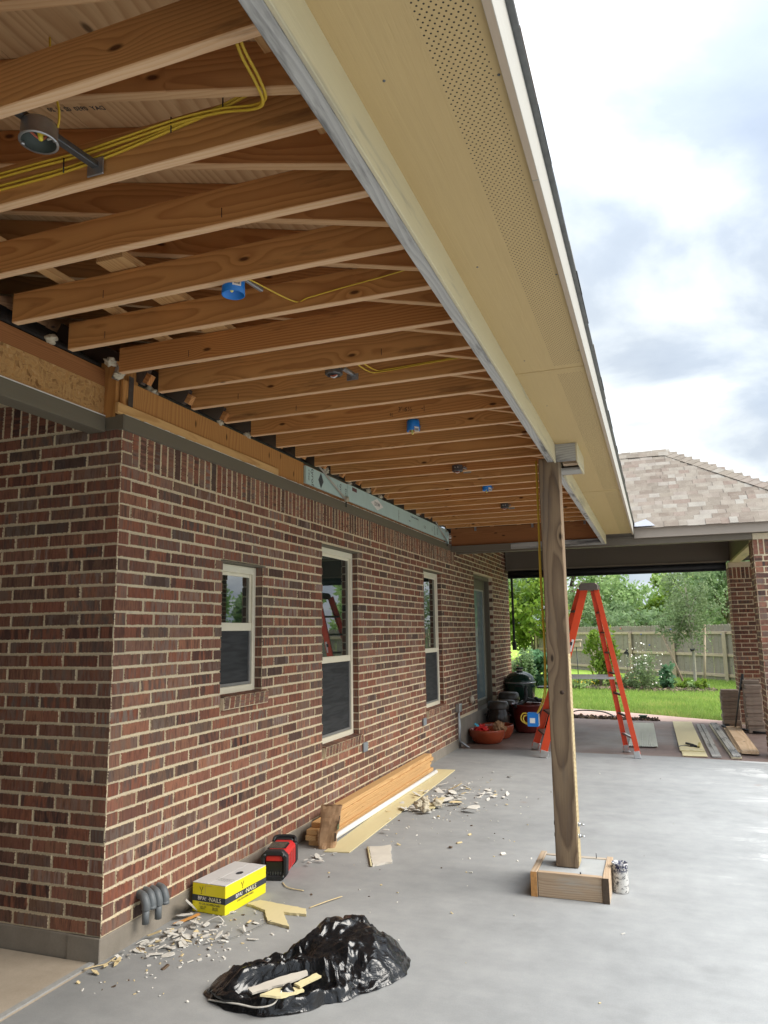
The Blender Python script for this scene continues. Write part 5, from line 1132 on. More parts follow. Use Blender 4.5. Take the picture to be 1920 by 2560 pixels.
m = MB(); m.tube(spline([tuple(r0+rb*.30-ra*.075+Vector((0, 0, rh-.02))), tuple(r0+rb*.335-ra*.06+Vector((0, 0, rh+.004))), tuple(r0+rb*.335+ra*.06+Vector((0, 0, rh+.004))), tuple(r0+rb*.30+ra*.075+Vector((0, 0, rh-.02)))], 5), .012, 8); m.build('carry_handle', RUBBER, rd)
for k in range(3):
    m = MB(); m.obox(frame(r0+rb*(.09+k*.075)+ra*(rw*.452)+Vector((0, 0, rh*.5)), rb, (0, 0, 1)), .05, rh*.5, .006); m.build('speaker_grille', plain('grille_red%d' % k, (.36, .02, .02), .5), rd, bevel=.002)
# lumber stack
labs = ['lowest fresh pine board in the stack along the wall', 'second lowest pine board in the stack along the wall', 'middle pine board in the stack along the wall', 'second highest pine board in the stack along the wall', 'topmost fresh pine board in the stack along the wall']
for k, (x, y0) in enumerate(((-2.575, 5.44), (-2.592, 5.42), (-2.588, 5.43), (-2.580, 5.50), (-2.590, 5.70))):
    o = board('lumber_board', (x, y0, .0195+k*.0388), (x-.035+random.uniform(-.004, .006), 8.64+random.uniform(-.05, .06), .0195+k*.0388), .089, .038, PINE, None, c=.003); tag(o, labs[k], 'lumber', 'fresh pine boards stacked by the wall')
o = board('metal_strip', (-2.512, 5.55, .006), (-2.522, 8.45, .006), .045, .010, DSTEEL, None, c=.001); tag(o, 'dark metal strip between the pine boards and the white pipe', 'metal strip')
m = MB(); m.tube([(-2.474, 5.50, .031), (-2.472, 8.44, .031)], .0215, 16); o = m.build('plastic_pipe', PVCW, None, (-2.473, 7, 0)); tag(o, 'long white plastic pipe lying beside the pine boards', 'pipe')
m = MB(); m.prism([(-2.43, 5.31), (-2.242, 5.345), (-2.329, 8.74), (-2.55, 8.725)], .001, .008); o = m.build('cream_board', CREAMB, None, (-2.4, 7, 0)); tag(o, 'long cream fibre board flat on the patio beneath the white pipe', 'board')
# kraft paper bag
def paper_bag():
    m = MB(); nU, nV = 28, 14; vs = []
    for v in range(nV+1):
        t_ = v/nV
        for u in range(nU):
            a = 2*math.pi*u/nU; ca, sa = math.cos(a), math.sin(a); k = 1/max(abs(ca), abs(sa)); k = min(k, 1.28)
            w_, d_ = .062+.012*t_, (.052*(1-.60*t_))
            x, y, z = ca*k*w_, sa*k*d_, t_*.30
            q = Vector((x*14, y*14, z*9)); nn = mnoise.noise(q)*.010+mnoise.noise(q*2.3)*.006+abs(mnoise.noise(q*1.4+Vector((5, 0, 0))))*.008
            x += nn*ca*(1 if v else .4); y += nn*sa; z += (mnoise.noise(Vector((u*.5, 0, 1)))*.014 if v == nV else 0)
            x += .035*t_; y += .02*t_
            vs.append((x, y, max(z, .001)))
    fs = [(v*nU+u, v*nU+(u+1) % nU, (v+1)*nU+(u+1) % nU, (v+1)*nU+u) for v in range(nV) for u in range(nU)]; fs.append(tuple(range(nU))[::-1])
    M = Matrix.Translation((-2.462, 5.432, 0)) @ Matrix.Rotation(.30, 4, 'Z'); m.add([M @ Vector(q) for q in vs], fs, 0, False)
    return m, M
bgo = thing('paper_bag', 'tall crumpled brown paper bag standing at the near end of the boards', 'paper bag', (-2.462, 5.432, 0))
m, Mb = paper_bag(); m.build('bag', KRAFT, bgo)
m = MB(); m.obox(frame(Mb @ Vector((.089, -.030, .155)), Mb.to_3x3() @ Vector((.35, .95, .05)), (.1, 0, 1)), .03, .038, .002); m.build('label_print', plain('olive_print', (.10, .12, .06), .8), bgo)
m = MB(); m.obox(frame(Mb @ Vector((.096, -.026, .20)), Mb.to_3x3() @ Vector((.35, .95, .05)), (.2, 0, 1)), .014, .07, .002); m.obox(frame(Mb @ Vector((.068, -.046, .085)), Mb.to_3x3() @ Vector((.9, .35, .0)), (.2, 0, 1)), .014, .06, .002); m.build('label_print', INKB, bgo)
# black trash bag
OUT = [(-2.035, 3.17), (-2.02, 3.30), (-1.94, 3.42), (-1.86, 3.52), (-1.80, 3.66), (-1.77, 3.84), (-1.72, 3.98), (-1.64, 4.05), (-1.54, 4.0), (-1.44, 3.93), (-1.32, 3.86), (-1.25, 3.74), (-1.23, 3.60), (-1.28, 3.47), (-1.36, 3.36), (-1.47, 3.23), (-1.60, 3.09), (-1.72, 3.045), (-1.86, 3.05), (-1.96, 3.09)]
def bag():
    c = Vector((-1.60, 3.44)); nT, nR = 220, 64; P = [Vector(p) for p in OUT]; ang = [(math.atan2(p.y-c.y, p.x-c.x), (p-c).length) for p in P]; ang.sort()
    A = [a for a, r in ang]; Rr = [r for a, r in ang]
    A = [A[-1]-2*math.pi]+A+[A[0]+2*math.pi]; Rr = [Rr[-1]]+Rr+[Rr[0]]
    oc = Vector((-1.66, 3.20)); od = Vector((.86, .50)).normalized(); op = Vector((-od.y, od.x))
    def turb(q, s_): 
        return abs(mnoise.noise(q*s_))
    vs = []
    for i in range(nT):
        th = -math.pi+2*math.pi*i/nT; rad = np.interp(th, A, Rr)
        rad *= 1+.05*mnoise.noise(Vector((math.cos(th)*3, math.sin(th)*3, 2.)))+.025*mnoise.noise(Vector((math.cos(th)*9, math.sin(th)*9, 5.)))
        for j in range(nR+1):
            rho = j/nR; x, y = c.x+math.cos(th)*rad*rho, c.y+math.sin(th)*rad*rho
            back = min(1, max(0, (y-3.10)/.62)); right = min(1, max(0, (x+1.95)/.5))
            dd = ((x+1.545)/.285)**2+((y-3.72)/.285)**2; Hh = .050+.098*math.exp(-dd*dd)+.02*math.exp(-(((x+1.9)/.12)**2+((y-3.2)/.1)**2)); z = Hh*(max(0, 1-rho**3.2))**.5
            q = Vector((x, y, 0)); q = q+Vector((mnoise.noise(q*4), mnoise.noise(q*4+Vector((9, 3, 1))), 0))*.10
            fr = min(1, max(0, (x-y*.25+2.2)/.5)); cr = turb(q, 4.)*.10+turb(q+Vector((3, 1, 0)), 8.5)*.045+turb(q+Vector((1, 7, 0)), 19.)*.016*(1.3-fr)+turb(q, 40.)*.004*(1.2-fr)
            rad_line = abs(mnoise.noise(Vector((th*5.5, rho*1.2, 3.))))*.035*rho
            env = min(1, (1-rho)*5)*.85+.15
            z = z+(.055-cr-rad_line)*env
            d = Vector((x, y))-oc; a_, b_ = d.dot(od)/.235, d.dot(op)/.088; e_ = a_*a_+b_*b_
            if e_ < 2.6:
                rim = math.exp(-((e_-1.25)/.45)**2)*.042; dip = 1/(1+math.exp((e_-.8)*9)); z = z*(1-dip)+(.030+.01*mnoise.noise(q*30))*dip+rim
            if rho > .93: z = z*(1-rho)/.07+.004
            vs.append((x+mnoise.noise(q*16)*.012*env, y+mnoise.noise(q*16+Vector((4, 4, 4)))*.012*env, max(z, .003)))
    n = nR+1; fs = [(i*n+j, i*n+j+1, ((i+1) % nT)*n+j+1, ((i+1) % nT)*n+j) for i in range(nT) for j in range(nR)]
    m = MB(); m.add(vs, fs, 0, True); return m
tb = thing('trash_bag', 'black plastic trash bag slumped open on the patio in front', 'trash bag', (-1.6, 3.44, 0)); bag().build('film', BAG, tb)
m = MB()
for a in range(5):
    th = random.uniform(0, 6.28); 
def flap(path, h, lean, seed, name='film_fold'):
    P = spline(path, 10); m = MB(); nV = 8; vs = []
    for i, p in enumerate(P):
        t_ = i/(len(P)-1); e_ = math.sin(math.pi*min(1, max(0, t_)))**.5
        for v in range(nV+1):
            f_ = v/nV; q = Vector((p.x*9, p.y*9, f_*2+seed))
            vs.append((p.x+lean[0]*f_*f_+mnoise.noise(q)*.022*(.3+f_)+mnoise.noise(q*3)*.008, p.y+lean[1]*f_*f_+mnoise.noise(q+Vector((3, 3, 3)))*.022*(.3+f_)+mnoise.noise(q*3+Vector((1, 1, 1)))*.008, p.z+h*e_*f_*(1+.5*mnoise.noise(q*1.3))-.02*f_**4))
    n = nV+1; m.add(vs, [(i*n+j, i*n+j+1, (i+1)*n+j+1, (i+1)*n+j) for i in range(len(P)-1) for j in range(nV)], 0, True); return m.build(name, BAG, tb)
flap([(-2.02, 3.20, .03), (-1.95, 3.30, .05), (-1.84, 3.36, .055), (-1.72, 3.38, .06)], .055, (.03, -.05), 1)
flap([(-1.99, 3.13, .02), (-1.90, 3.07, .03), (-1.80, 3.06, .035)], .045, (.0, .04), 2)
flap([(-1.61, 3.07, .03), (-1.575, 3.12, .05), (-1.57, 3.17, .05)], .07, (-.05, .02), 3)
flap([(-1.72, 3.38, .07), (-1.60, 3.40, .09), (-1.50, 3.38, .09)], .05, (-.04, -.05), 4)
flap([(-1.84, 3.58, .01), (-1.80, 3.70, .03), (-1.77, 3.84, .04), (-1.70, 3.98, .04)], .05, (.03, .0), 6)
m = MB()
m.tube(spline([(-1.98, 3.10, .006), (-1.90, 3.075, .02), (-1.80, 3.05, .035), (-1.70, 3.03, .045), (-1.63, 3.05, .06), (-1.62, 3.10, .09)], 6), [.006]*31, 6, flat=.5); o = m.build('board_sliver', FLAKE, None, (-1.8, 3.06, 0)); tag(o, 'long white curled sliver along the front edge of the trash bag', 'scrap')
def scrap(lab, poly, z, mat, tilt=(0, 0), th=.009, name='board_scrap', cat='scrap', grp=None, curl=0.):
    c = Vector((sum(p[0] for p in poly)/len(poly), sum(p[1] for p in poly)/len(poly), 0)); P = []
    for i, p in enumerate(poly):
        q = Vector(poly[(i+1) % len(poly)]); p = Vector(p); k = max(2, int((q-p).length/.02))
        for s_ in range(k):
            t_ = s_/k; w_ = p.lerp(q, t_); 
            if s_: w_ = w_+Vector((random.uniform(-.004, .004), random.uniform(-.004, .004)))
            P.append((w_.x-c.x, w_.y-c.y))
    M = Matrix.Translation((c.x, c.y, z)) @ Matrix.Rotation(tilt[0], 4, 'X') @ Matrix.Rotation(tilt[1], 4, 'Y')
    m = MB(); m.prism(P, 0, th, M); o = m.build(name, mat, None, (c.x, c.y, 0)); return tag(o, lab, cat, grp)
scrap('grey white board scrap lying inside the open trash bag', [(-1.80, 3.13), (-1.69, 3.24), (-1.60, 3.305), (-1.58, 3.28), (-1.64, 3.20), (-1.76, 3.10)], .072, GYPS, (.12, -.05))
scrap('cream board scrap poking out of the front of the trash bag', [(-1.68, 3.02), (-1.66, 3.11), (-1.585, 3.20), (-1.55, 3.18), (-1.60, 3.06)], .076, CREAMB, (-.1, .12))
scrap('narrow cream board scrap at the right side of the bag opening', [(-1.60, 3.18), (-1.545, 3.29), (-1.515, 3.28), (-1.565, 3.17)], .083, CREAMB, (.1, .1))
scrap('T shaped cream board offcut lying behind the trash bag', [(-2.415, 4.175), (-2.367, 4.251), (-2.04, 4.205), (-2.00, 4.126), (-2.142, 4.117), (-2.009, 3.932), (-2.163, 3.971), (-2.262, 4.115)], .001, CREAMB, (0, 0), .014)
scrap('square of torn drywall lying alone on the open concrete', [(-2.149, 5.504), (-2.06, 5.545), (-2.009, 5.60), (-1.95, 5.43), (-1.90, 5.30), (-1.858, 5.198), (-1.90, 5.17), (-1.963, 5.089)], .001, GYPS, (0, 0), .013)
m = MB(); m.tube([(-2.157, 5.495, .010), (-1.972, 5.085, .010)], .007, 5); o = m.build('board_sliver', CREAMB, None, (-2.06, 5.3, 0)); tag(o, 'thin yellowed edge strip along the torn drywall square', 'scrap')
scrap('short cream board offcut in the rubble heap past the lumber', [(-2.10, 6.78), (-2.02, 6.80), (-2.0, 7.2), (-2.07, 7.22)], .012, CREAMB, (.02, -.05), .012)
scrap('upright curl of torn drywall paper against the wall by the carton', [(-2.70, 4.06), (-2.66, 4.06), (-2.60, 3.86), (-2.61, 3.82), (-2.65, 3.86)], .06, FLAKE, (-.7, .55), .006)
scrap('orange paper strip lying beside the grey conduit elbows', [(-2.655, 3.78), (-2.62, 3.80), (-2.575, 3.93), (-2.59, 3.94)], .012, plain('orange_paper', (.55, .26, .07), .8), (.1, .1), .004)
# flakes
FM = []
for k in range(10):
    r = random.Random(k+50); n = r.randint(7, 10); P = []
    for i in range(n):
        a = 2*math.pi*i/n; q = r.uniform(.55, 1.); P.append((math.cos(a)*q*.5, math.sin(a)*q*.5*r.uniform(.45, .8)))
    me = bpy.data.meshes.new('drywall_flake'); cv_ = r.uniform(-.5, .5)
    v = [(x, y, cv_*x*x-.06) for x, y in P]+[(x*.97, y*.97, cv_*x*x+.06) for x, y in P]
    me.from_pydata(v, [], [list(range(n))[::-1], list(range(n, 2*n))]+[[i, (i+1) % n, n+(i+1) % n, n+i] for i in range(n)]); FM.append(me)
fmeshes = []
for mt in (FLAKE, FLAKEY):
    for me in FM:
        q = me.copy(); q.materials.append(mt); fmeshes.append(q)
def flakes(n, area, lab, grp, smin, smax, zmax=.02, yel=.2):
    for i in range(n):
        x, y = area(); s_ = random.uniform(smin, smax); k = random.randrange(10)+(10 if random.random() < yel else 0)
        M = Matrix.Translation((x, y, .006+random.random()*zmax)) @ Euler((random.gauss(0, .16), random.gauss(0, .16), random.random()*6.28)).to_matrix().to_4x4() @ Matrix.Diagonal((s_, s_*random.uniform(.3, 1), min(s_, .07)*.36, 1))
        tag(place('drywall_flake', fmeshes[k], M), lab, 'flake', grp)
def gauss_area(cx, cy, sx, sy, rot=0., clipx=-2.67):
    def f():
        while True:
            a, b = random.gauss(0, sx), random.gauss(0, sy); x, y = cx+a*math.cos(rot)-b*math.sin(rot), cy+a*math.sin(rot)+b*math.cos(rot)
            if x > clipx: return x, y
    return f
flakes(46, gauss_area(-2.50, 3.62, .075, .13, .35), 'pale drywall flake in the heap between the grey elbows and the carton', 'drywall flakes by the carton', .03, .125, .025)
flakes(22, gauss_area(-2.34, 3.78, .10, .12), 'pale drywall flake strewn in front of the yellow carton', 'drywall flakes before the carton', .025, .085, .012)
flakes(12, gauss_area(-2.60, 3.36, .03, .10), 'pale drywall flake along the wall foot near the corner', 'drywall flakes at the corner', .03, .09, .012)
flakes(10, gauss_area(-2.40, 5.14, .07, .08), 'white drywall flake between the radio and the paper bag', 'drywall flakes by the radio', .04, .10, .02, 0.)
flakes(60, gauss_area(-2.08, 7.15, .17, .34), 'pale drywall flake in the rubble heap past the lumber', 'drywall flakes in the rubble heap', .04, .20, .035)
flakes(26, gauss_area(-1.85, 7.6, .28, .45), 'drywall flake scattered on the concrete around the rubble heap', 'drywall flakes around the heap', .03, .12, .01)
flakes(8, gauss_area(-1.62, 7.5, .1, .1), 'long flat drywall flake at the right edge of the rubble heap', 'drywall flakes right of the heap', .08, .18, .015)
for i in range(9): lump((-2.16+random.gauss(0, .06), 6.78+random.gauss(0, .09), .02+random.random()*.03), random.uniform(.022, .042), 'insulation_tuft', WHITEF, None, (1, 1, .8), .7, 200+i)
for o in [o for o in COL.objects if o.name.startswith('insulation_tuft') and o.parent is None]: tag(o, 'fluffy white insulation tuft in the rubble heap past the lumber', 'insulation', 'insulation tufts in the heap')
m = MB()
for i in range(520):
    c_ = random.random()
    if c_ < .4: x, y = gauss_area(-2.45, 3.65, .16, .30)()
    elif c_ < .75: x, y = gauss_area(-2.05, 7.2, .30, .6)()
    elif c_ < .93: x, y = -2.6+random.random()*1.6, 4.4+random.random()*3.6
    else: x, y = -2.6+random.random()*2.8, 2.4+random.random()*7
    s_ = random.uniform(.003, .010) if random.random() < .92 else random.uniform(.012, .022)
    m.obox(Matrix.Translation((x, y, s_*.3)) @ Euler((random.gauss(0, .3), random.gauss(0, .3), random.random()*6)).to_matrix().to_4x4(), s_*random.uniform(1, 2.6), s_, s_*.5, 0 if random.random() < .72 else random.choice((1, 2)))
stuff(m.build('crumbs', [FLAKE, FLAKEY, plain('brown_crumb', (.12, .08, .05), .9)]))
for k, (P, mt, lab) in enumerate((([(-2.73, 3.17, .006), (-2.69, 3.21, .010), (-2.665, 3.25, .008), (-2.65, 3.30, .02)], FLAKEY, 'curled cream strip lying on the joint at the wall corner'), ([(-2.40, 4.60, .006), (-2.32, 4.52, .007), (-2.2, 4.50, .006)], FLAKEY, 'thin cream splinter lying between the carton and the radio'), ([(-2.04, 4.25, .004), (-1.98, 4.35, .012), (-1.93, 4.48, .006)], FLAKEY, 'thin cream splinter sticking out behind the trash bag'), ([(-2.5, 3.86, .006), (-2.44, 3.90, .03), (-2.40, 3.90, .006)], FLAKE, 'white curled paper strip in front of the carton'), ([(-2.34, 3.60, .004), (-2.22, 3.74, .012), (-2.14, 3.97, .02)], DSTEEL, 'long thin dark wire lying across the flakes by the carton'))):
    m = MB(); m.tube(spline(P, 6), .0045 if mt is not DSTEEL else .002, 6, flat=.5); tag(m.build('paper_strip' if mt is not DSTEEL else 'loose_wire', mt, None, P[1]), lab, 'strip' if mt is not DSTEEL else 'wire')
# ------------------------------------------------------------------ back garden
fence = thing('wooden_fence', 'weathered grey picket fence with pale rails and posts across the back garden', 'fence', (1.955, 25.62, 0))
FA, FD = Vector((1.955, 25.62, 0)), Vector((-.594, .804, 0)).normalized(); FN = Vector((FD.y, -FD.x, 0))*1; FN = FN if FN.y < 0 else -FN
pks = []
for k in range(5):
    h = 1.76; w_ = .130; M0 = Matrix.Identity(4); me = bpy.data.meshes.new('picket'); m = MB(); tp = h+random.uniform(-.012, .012)
    m.prism([(-w_/2, 0), (w_/2, 0), (w_/2, tp-.035), (w_/2-.03, tp), (-w_/2+.03, tp), (-w_/2, tp-.035)], -.008, .008, Matrix(((1, 0, 0, 0), (0, 0, 1, 0), (0, 1, 0, 0), (0, 0, 0, 1))))
    me.from_pydata(m.v, [], m.f); me.materials.append(CEDAR); pks.append(me)
yaw = math.atan2(FD.y, FD.x)
for k in range(-88, 90):
    c = FA+FD*(k*.141)+FN*(random.uniform(-.004, .004)+(.010 if k % 2 else 0)); place('picket', random.choice(pks), Matrix.Translation((c.x, c.y, -.07+random.uniform(-.008, .008))) @ Matrix.Rotation(yaw+random.gauss(0, .012), 4, 'Z'), fence)
for z in (.12, .74, 1.43):
    for k in range(-5, 5):
        a = FA+FD*(k*2.44)+FN*.030+Vector((0, 0, z)); b = FA+FD*((k+1)*2.44-.006)+FN*.030+Vector((0, 0, z)); board('rail', a, b, .038, .089, CEDARP, fence)
for k in range(-5, 6):
    c = FA+FD*(k*2.44)+FN*.105; board('post', (c.x, c.y, -.1), (c.x, c.y, 1.47), .10, .10, CEDARP, fence, up=(1, 0, 0))
# grass blades
def blades(n, yr, xr, h, seed):
    g = np.random.default_rng(seed); y = yr[0]+(yr[1]-yr[0])*g.random(n)**1.4; x = (xr[0]+(xr[1]-xr[0])*g.random(n))*y/20.
    edge = np.interp(x, [-6, -3, -1.77, -1., -.2, .4, .96, 2.2, 4], [17.2, 16.85, 16.4, 16.05, 15.57, 15.17, 14.83, 14.37, 14.0]); k = y > edge
    x, y = x[k], y[k]; n = len(x); a = g.random(n)*6.283; hh = h*(.6+.8*g.random(n)); w = .006+.006*g.random(n); lx, ly = g.normal(0, .35, n)*hh, g.normal(0, .35, n)*hh
    v = np.zeros((n, 3, 3)); v[:, 0] = np.stack([x-np.cos(a)*w, y-np.sin(a)*w, np.full(n, -.07)], 1); v[:, 1] = np.stack([x+np.cos(a)*w, y+np.sin(a)*w, np.full(n, -.07)], 1); v[:, 2] = np.stack([x+lx, y+ly, -.07+hh], 1)
    me = bpy.data.meshes.new('grass'); me.vertices.add(3*n); me.vertices.foreach_set('co', v.ravel()); me.loops.add(3*n); me.loops.foreach_set('vertex_index', np.arange(3*n, dtype=np.int32)); me.polygons.add(n); me.polygons.foreach_set('loop_start', np.arange(0, 3*n, 3, dtype=np.int32)); me.polygons.foreach_set('loop_total', np.full(n, 3, dtype=np.int32)); me.update()
    at = me.attributes.new('rnd', 'FLOAT', 'FACE'); patch = .5+.5*np.sin(x*2.1+np.sin(y*1.3)*2)*np.sin(y*1.7+x); q = np.clip(g.random(n)*.75+.22*patch, 0, 1); dry = g.random(n) < np.where((y < 19.5) & (patch > .75), .35, .03); q = np.where(dry, .97, q*.9); at.data.foreach_set('value', q.astype(np.float32)); me.materials.append(GRASSM)
    o = bpy.data.objects.new('grass', me); COL.objects.link(o); return stuff(o)
blades(90000, (14.0, 27), (-5.2, 2.6), .085, 3)
def leaves(name, pts, size, mat, parent, loc, seed=0, elong=1.7):
    g = np.random.default_rng(seed); n = len(pts); P = np.asarray(pts); d = g.normal(size=(n, 3)); d /= np.linalg.norm(d, axis=1, keepdims=True); t = g.normal(size=(n, 3)); u = np.cross(d, t); u /= np.linalg.norm(u, axis=1, keepdims=True)
    s_ = size*(.6+.8*g.random((n, 1))); v = np.stack([P-d*s_*elong*.5, P+u*s_*.45, P+d*s_*elong*.5, P-u*s_*.45], 1)-np.array(loc)
    me = bpy.data.meshes.new(name); me.vertices.add(4*n); me.vertices.foreach_set('co', v.ravel()); me.loops.add(4*n); me.loops.foreach_set('vertex_index', np.arange(4*n, dtype=np.int32)); me.polygons.add(n); me.polygons.foreach_set('loop_start', np.arange(0, 4*n, 4, dtype=np.int32)); me.polygons.foreach_set('loop_total', np.full(n, 4, dtype=np.int32)); me.update()
    at = me.attributes.new('rnd', 'FLOAT', 'FACE'); at.data.foreach_set('value', np.clip(g.normal(.5, .22, n), 0, 1).astype(np.float32)); me.materials.append(mat)
    o = bpy.data.objects.new(name, me); COL.objects.link(o); o.parent = parent; return o
def crown_pts(n, c, rx, ry, rz, nclump, seed, spread=.28, low=-1.):
    g = np.random.default_rng(seed); cl = []
    while len(cl) < nclump:
        p = g.uniform(-1, 1, 3); r_ = np.linalg.norm(p)
        if .35 < r_ < 1. and p[2] > low: cl.append(p*(.82+.25*g.random()))
    cl = np.array(cl); k = g.integers(0, nclump, n); off = g.normal(size=(n, 3)); off *= (g.random((n, 1))**.5)*spread/np.linalg.norm(off, axis=1, keepdims=True)*(.6+.8*g.random(nclump))[k][:, None]
    return (cl[k]+off)*np.array([rx, ry, rz])+np.array(c), cl*np.array([rx, ry, rz])+np.array(c)
def tree(lab, x, y, h, r, mat, seed, n=5200, leaf=.15, grp='trees behind the fence', trunk=None, bark=BARK, zb=-.07, nclump=46, low=-.9, cb=.42):
    t = thing('garden_tree', lab, 'tree', (x, y, zb), grp); cz = h*(cb+1)/2
    P, cl = crown_pts(n, (x, y, zb+cz), r, r*.9, h*(1-cb)/2, nclump, seed, .30, low); leaves('crown', P, leaf, mat, t, (x, y, zb), seed)
    m = MB(); g = random.Random(seed); tr = trunk or h*.018; top = Vector((x+g.uniform(-.3, .3)*r*.4, y, zb+h*.75)); m.tube(spline([(x, y, zb-.1), (x+g.uniform(-.08, .08)*h*.3, y, zb+h*.25), (x+g.uniform(-.1, .1)*r, y, zb+h*.5), tuple(top)], 4), [tr*(1-.75*i/12) for i in range(13)], 8)
    m.build('trunk', bark, t); m = MB()
    for k in range(min(14, len(cl))):
        e_ = Vector(cl[g.randrange(len(cl))]); s_ = Vector((x, y, zb+h*g.uniform(.22, .6))); mid = s_.lerp(e_, .5)+Vector((0, 0, .06*h)); m.tube(spline([s_, mid, e_], 3), [tr*.45*(1-.8*i/6) for i in range(7)], 5)
    stuff(m.build('limbs', bark, t)); return t
TR = [(-8.2, 37, 6.80, 2.39, LEAF3, 'dark leafy tree at the far left behind the fence'), (-6.6, 39.5, 7.20, 2.30, LEAF3, 'tall dark green tree left of the post behind the fence'), (-5.6, 35.5, 4.16, 1.56, LEAFY, 'low yellow green tree showing left of the post'), (-4.3, 41, 7.04, 2.30, LEAF1, 'mid green tree just right of the post behind the ladder'), (-3, 44, 6.56, 2.12, LEAF2, 'light green tree behind the top of the ladder'), (-1.75, 40, 4.48, 1.75, LEAF1, 'round mid green tree right of the ladder top'),
      (-0.55, 43, 3.92, 1.66, LEAF1, 'low green tree under the gap of sky'), (0.45, 41, 4.08, 1.47, LEAFY, 'bright yellow green tree in the middle of the tree row'), (-2.5, 36.5, 3.24, 1.47, LEAF3, 'dark low bushy tree behind the fence at the ladder'), (1.75, 38, 4.80, 1.75, LEAF2, 'light green tree behind the staked olive tree'), (2.9, 36, 5.60, 1.84, LEAF3, 'dark tree at the right beside the brick pillar'), (3.9, 41, 7.04, 2.39, LEAF1, 'tall tree half hidden by the brick pillars'), (-9.8, 44, 8.00, 2.94, LEAF1, 'tall broad tree hidden left behind the house end'), (0.9, 33.5, 2.88, 1.38, LEAF3, 'dark low bush tree right behind the fence'), (-0.9, 34.5, 2.70, 1.47, LEAF3, 'dark low shrubby tree behind the fence centre')]
for i, (x, y, h, r, mt, lab) in enumerate(TR): tree(lab, x, y, h, r, mt, 100+i, 3000 if h > 4 else 2400, .15 if h > 4 else .12, cb=.12, nclump=34)
for i, (x, y, h) in enumerate(((6.5, 31, 4.6), (9.5, 27, 4.0), (12.5, 24.5, 4.8), (16, 29, 5.2), (19, 22, 4.6), (24, 32, 6), (29, 42, 7), (22, 14, 5), (14, 38, 5.6), (33, 58, 8))):
    tree('leafy tree standing in the yard to the right of the patio', x, y, h, h*.33, (LEAF1, LEAF3, LEAF2)[i % 3], 300+i, 3600, .24, 'trees right of the house', cb=.1)
# staked young tree
tree('slim young olive green tree held by two stakes in the mulch', .86, 23.1, 3.75, .88, LEAFO, 21, 4300, .052, 'young planted trees', .045, BARKP, -.07, 64, -1.0, .22)
for lab, a, b in (('left leaning wooden stake of the young tree', (.62, 23.25, -.1), (.05, 23.3, 1.55)), ('right upright wooden stake of the young tree', (1.09, 22.8, -.1), (1.22, 22.9, 1.68))):
    m = MB(); m.tube([a, b], .032, 8); tag(m.build('tree_stake', CEDARP, None, a), lab, 'stake', 'stakes of the young tree')
t = thing('tree_tie', 'black rubber tie round the young tree trunk', 'tie', (.86, 23.05, .98)); m = MB(); m.tube([(.80, 23.04, .98), (.93, 23.04, .98)], .022, 6); m.tube([(.82, 23.04, .94), (.92, 23.04, 1.02)], .014, 6); m.build('strap', RUBBER, t)
def plant(name, lab, cat, x, y, h, r, mat, seed, n, leaf, parts=(), nclump=18, low=-1., stem=None, rz=None, cz=None):
    t = thing(name, lab, cat, (x, y, -.07)); P, cl = crown_pts(n, (x, y, -.07+(cz if cz else h*.5)), r, r, rz if rz else h*.5, nclump, seed, .42, low); leaves('foliage', P, leaf, mat, t, (x, y, -.07), seed)
    m = MB(); g = random.Random(seed)
    for k in range(7):
        e_ = Vector(cl[g.randrange(len(cl))]); m.tube([(x+g.uniform(-.03, .03), y, -.1), tuple(Vector((x, y, 0)).lerp(e_, .5)), tuple(e_)], stem or .008, 4)
    stuff(m.build('stems', BARK, t))
    for nm, mt, k, sz, up in parts:
        q = np.random.default_rng(seed+9); PP = np.stack([x+q.normal(0, r*.75, k), y+q.normal(0, r*.5, k), -.07+h*(up+.42*q.normal(0, 1, k)*.6)], 1); PP[:, 2] = np.maximum(PP[:, 2], .02); o = leaves(nm, PP, sz, mt, t, (x, y, -.07), seed+3, 1.1)
        stuff(o)
    return t
plant('citrus_tree', 'small bright green citrus tree in front of the fence right of the ladder foot', 'small tree', -1.62, 22.4, 1.75, .42, LEAFY, 41, 1500, .07, nclump=22, cz=1.05, rz=.62)
plant('flowering_shrub', 'airy shrub covered in small white flowers by the fence', 'shrub', -.46, 21.6, 1.0, .33, LEAFO, 42, 1500, .035, (('flowers', PETW, 110, .045, .72),))
plant('flowering_shrub', 'low reddish flowering shrub left of the white flowered shrub', 'shrub', -.86, 21.8, .55, .30, LEAFO, 43, 700, .04, (('flowers', PETP, 90, .04, .5),))
plant('leafy_plant', 'upright blue green leafy plant left of the young tree', 'plant', .155, 22.0, .72, .17, LEAFB, 44, 420, .09)
plant('leafy_plant', 'large pale blue green leafy bush left of the post', 'plant', -3.32, 22.2, .95, .52, LEAFB, 45, 1100, .12)
plant('conifer_shrub', 'narrow dark green conifer shrub beside the grill', 'shrub', -3.62, 21.6, 1.25, .22, LEAF3, 46, 1800, .045)
plant('conifer_shrub', 'small pink tinged shrub at the far left by the wall end', 'shrub', -3.98, 21.5, .9, .25, LEAFO, 47, 700, .05, (('flowers', PETP, 40, .04, .8),))
plant('yellow_flowers', 'patch of yellow flowers at the foot of the bird feeder', 'flowers', -2.18, 22.0, .35, .35, LEAF2, 48, 600, .05, (('flowers', PETY, 70, .045, .7),))
